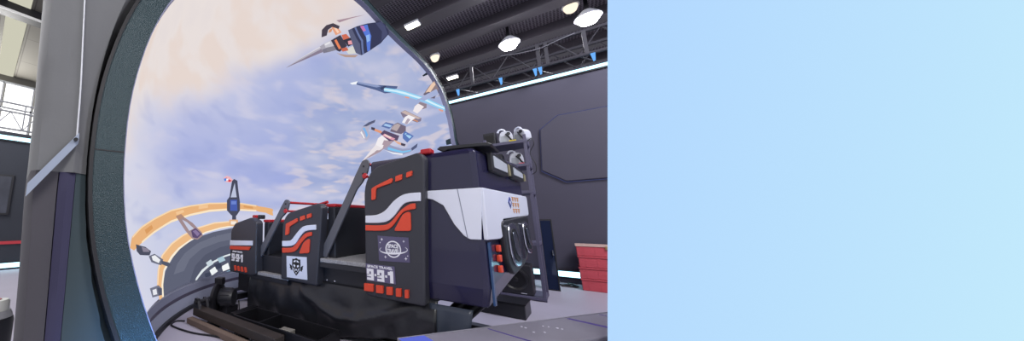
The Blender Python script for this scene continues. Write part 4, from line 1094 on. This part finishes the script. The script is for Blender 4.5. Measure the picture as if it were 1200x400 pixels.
# small black canister at lower left
cc = Vector((-3.02, .165, 0))
t = empty('black_canister', cc, 'black cylindrical canister with a grey collar and white cap at lower left', 'canister')
obj('body', lathe(B(), [(0,0),(.098,0),(.104,.012),(.104,.30),(.098,.325),(.09,.33),(0,.33)], cc, (0,0,1), 32), M_black, t, smooth=True)
obj('collar', lathe(B(), [(.094,.33),(.09,.35),(.078,.375),(.0,.375)], cc, (0,0,1), 32), mat('collar_grey', '#9a9aa0', .35, noise=.2, nscale=20), t, smooth=True)
cap = obj('cap', lathe(B(), [(.07,.375),(.07,.43),(.06,.445),(.0,.447)], cc, (0,0,1), 32), mat('cap_white', '#cfd0cc', .5), t, smooth=True)
obj('cap_mark', lathe(B(), [(0,.447),(.025,.447),(.025,.452),(0,.452)], cc, (0,0,1), 20), mat('cap_red', '#a04a50', .5), cap)

# made-up glowing panel in place of a flat blue page background, right
TH = math.atan(57/341)
FH = Vector((-.669,.743,0)).normalized(); RH = Vector((FH.y,-FH.x,0))
FW = FH*math.cos(TH)+Vector((0,0,math.sin(TH))); UP = -FH*math.sin(TH)+Vector((0,0,math.cos(TH)))
DB_ = 1.6
PC = Vector((.235,2.43,0))     # foot of the panel's left edge
PC = FW*DB_+RH*1.6704+Vector((0,0,1)); foot_t = -PC.z/UP.z; PC = PC+UP*foot_t
Wd, Hg = 2.55, 2.36
t = empty('blue_page_stand_in', PC+RH*Wd/2, 'made-up glowing panel in place of a flat pale blue page background', 'stand-in panel')
def pq(a, b, d): return PC+RH*a+UP*b+FW*d
bm = B()
f0 = [bm.verts.new(pq(a, b, 0)) for a, b in ((0,.0),(Wd,.0),(Wd,Hg),(0,Hg))]; f1 = [bm.verts.new(pq(a, b, .07)) for a, b in ((.09,.09),(Wd-.09,.09),(Wd-.09,Hg-.09),(.09,Hg-.09))]
bm.faces.new(f0)
obj('glow_face', bm, None, t) if False else None
def blue_mat():
    m = bpy.data.materials.new('page_blue_glow'); m.use_nodes = True
    nt = m.node_tree; nt.nodes.clear(); L = nt.links.new
    tc = nt.nodes.new('ShaderNodeTexCoord'); d = nt.nodes.new('ShaderNodeVectorMath'); d.operation = 'DOT_PRODUCT'
    d.inputs[1].default_value = RH*1.0-UP*.25; L(tc.outputs['Object'], d.inputs[0])
    mr = nt.nodes.new('ShaderNodeMapRange'); mr.inputs['From Min'].default_value = -1.75; mr.inputs['From Max'].default_value = .95; L(d.outputs['Value'], mr.inputs['Value'])
    mx = nt.nodes.new('ShaderNodeMix'); mx.data_type = 'RGBA'; mx.inputs['A'].default_value = lin('#b2d7ff'); mx.inputs['B'].default_value = lin('#c3eafc'); L(mr.outputs['Result'], mx.inputs['Factor'])
    e = nt.nodes.new('ShaderNodeEmission'); L(mx.outputs['Result'], e.inputs['Color']); o = nt.nodes.new('ShaderNodeOutputMaterial'); L(e.outputs[0], o.inputs[0]); return m
obj('glow_face', bm, blue_mat(), t)
bm = B(); f0 = [bm.verts.new(pq(a, b, .002)) for a, b in ((.003,.0),(Wd-.003,.0),(Wd-.003,Hg-.003),(.003,Hg-.003))]; f1 = [bm.verts.new(pq(a, b, .07)) for a, b in ((.09,.09),(Wd-.09,.09),(Wd-.09,Hg-.09),(.09,Hg-.09))]
bm.faces.new(f0); bm.faces.new(f1[::-1])
for j in range(4): bm.faces.new((f0[j], f0[(j+1) % 4], f1[(j+1) % 4], f1[j]))
obj('backing', bm, M_grey, t)
for a in (.95, Wd-.45):
    top = pq(a, 1.7, .08); bot = pq(a, 0, .08); bot = Vector((bot.x, bot.y, 0.02))+FH*.18
    obj('prop_leg', tube(B(), [top, bot], .018, 10), M_steel, t, smooth=True)

# ------------------------------------------------------------------ light
def area(name, loc, target, size, power, col=(1,1,1), sy=None, spread=180):
    l = bpy.data.lights.new(name, 'AREA'); l.energy = power; l.size = size; l.color = col; l.spread = math.radians(spread)
    if sy: l.shape = 'RECTANGLE'; l.size_y = sy
    o = bpy.data.objects.new(name, l); COL.objects.link(o); o.location = loc
    o.rotation_euler = (Vector(target)-Vector(loc)).to_track_quat('-Z', 'Y').to_euler(); return o
area('hall_fill', (1.5,-1.5,5.3), (-1.2,2.3,.6), 2.2, 300, (1,.98,.97))
area('hall_fill', (-4.5,-2.5,5.3), (-2,.5,1), 2.5, 130, (1,.98,.96))
area('hall_fill', (2.5,3.6,5.2), (.2,5.6,.6), 1.8, 330, (.92,.91,1))
area('flood_light', (-.60,7.9,4.86), (-.3,5.4,0), .4, 60, (.97,.96,1))
area('flood_light', (.74,7.9,4.86), (0,5.4,0), .4, 60, (.97,.96,1))
area('hall_fill', (-6.8,-1.5,5.3), (-5.5,1,0), 2.0, 300, (1,.98,1))  # unseen lamp added to brighten the far left floor
area('window_light', (-12.8,-1,4.5), (-7,0,5.0), 2.5, 400, (1,.99,.96))
area('blue_tint_light', (-.9,.25,.08), (-1.5,.75,.42), .15, 4, (.15,.45,1), spread=75)  # unseen blue lamp without fixture, added to tint the lower rim
w_ = bpy.data.worlds.new('hall'); SC.world = w_; w_.use_nodes = True
w_.node_tree.nodes['Background'].inputs['Color'].default_value = (.92,.93,1,1)
w_.node_tree.nodes['Background'].inputs['Strength'].default_value = .75

# ------------------------------------------------------------------ camera
cd = bpy.data.cameras.new('camera'); cam = bpy.data.objects.new('camera', cd); COL.objects.link(cam)
cd.sensor_width = 36; cd.lens = 341*36/1200; cd.shift_x = 244/1200; cd.clip_start = .02
cam.location = (0,0,1)
cam.rotation_euler = FW.to_track_quat('-Z', 'Y').to_euler()
SC.camera = cam
SC.view_settings.view_transform = 'Standard'; SC.view_settings.look = 'None'
SC.view_settings.exposure = 0; SC.view_settings.gamma = 1; SC.view_settings.use_curve_mapping = False
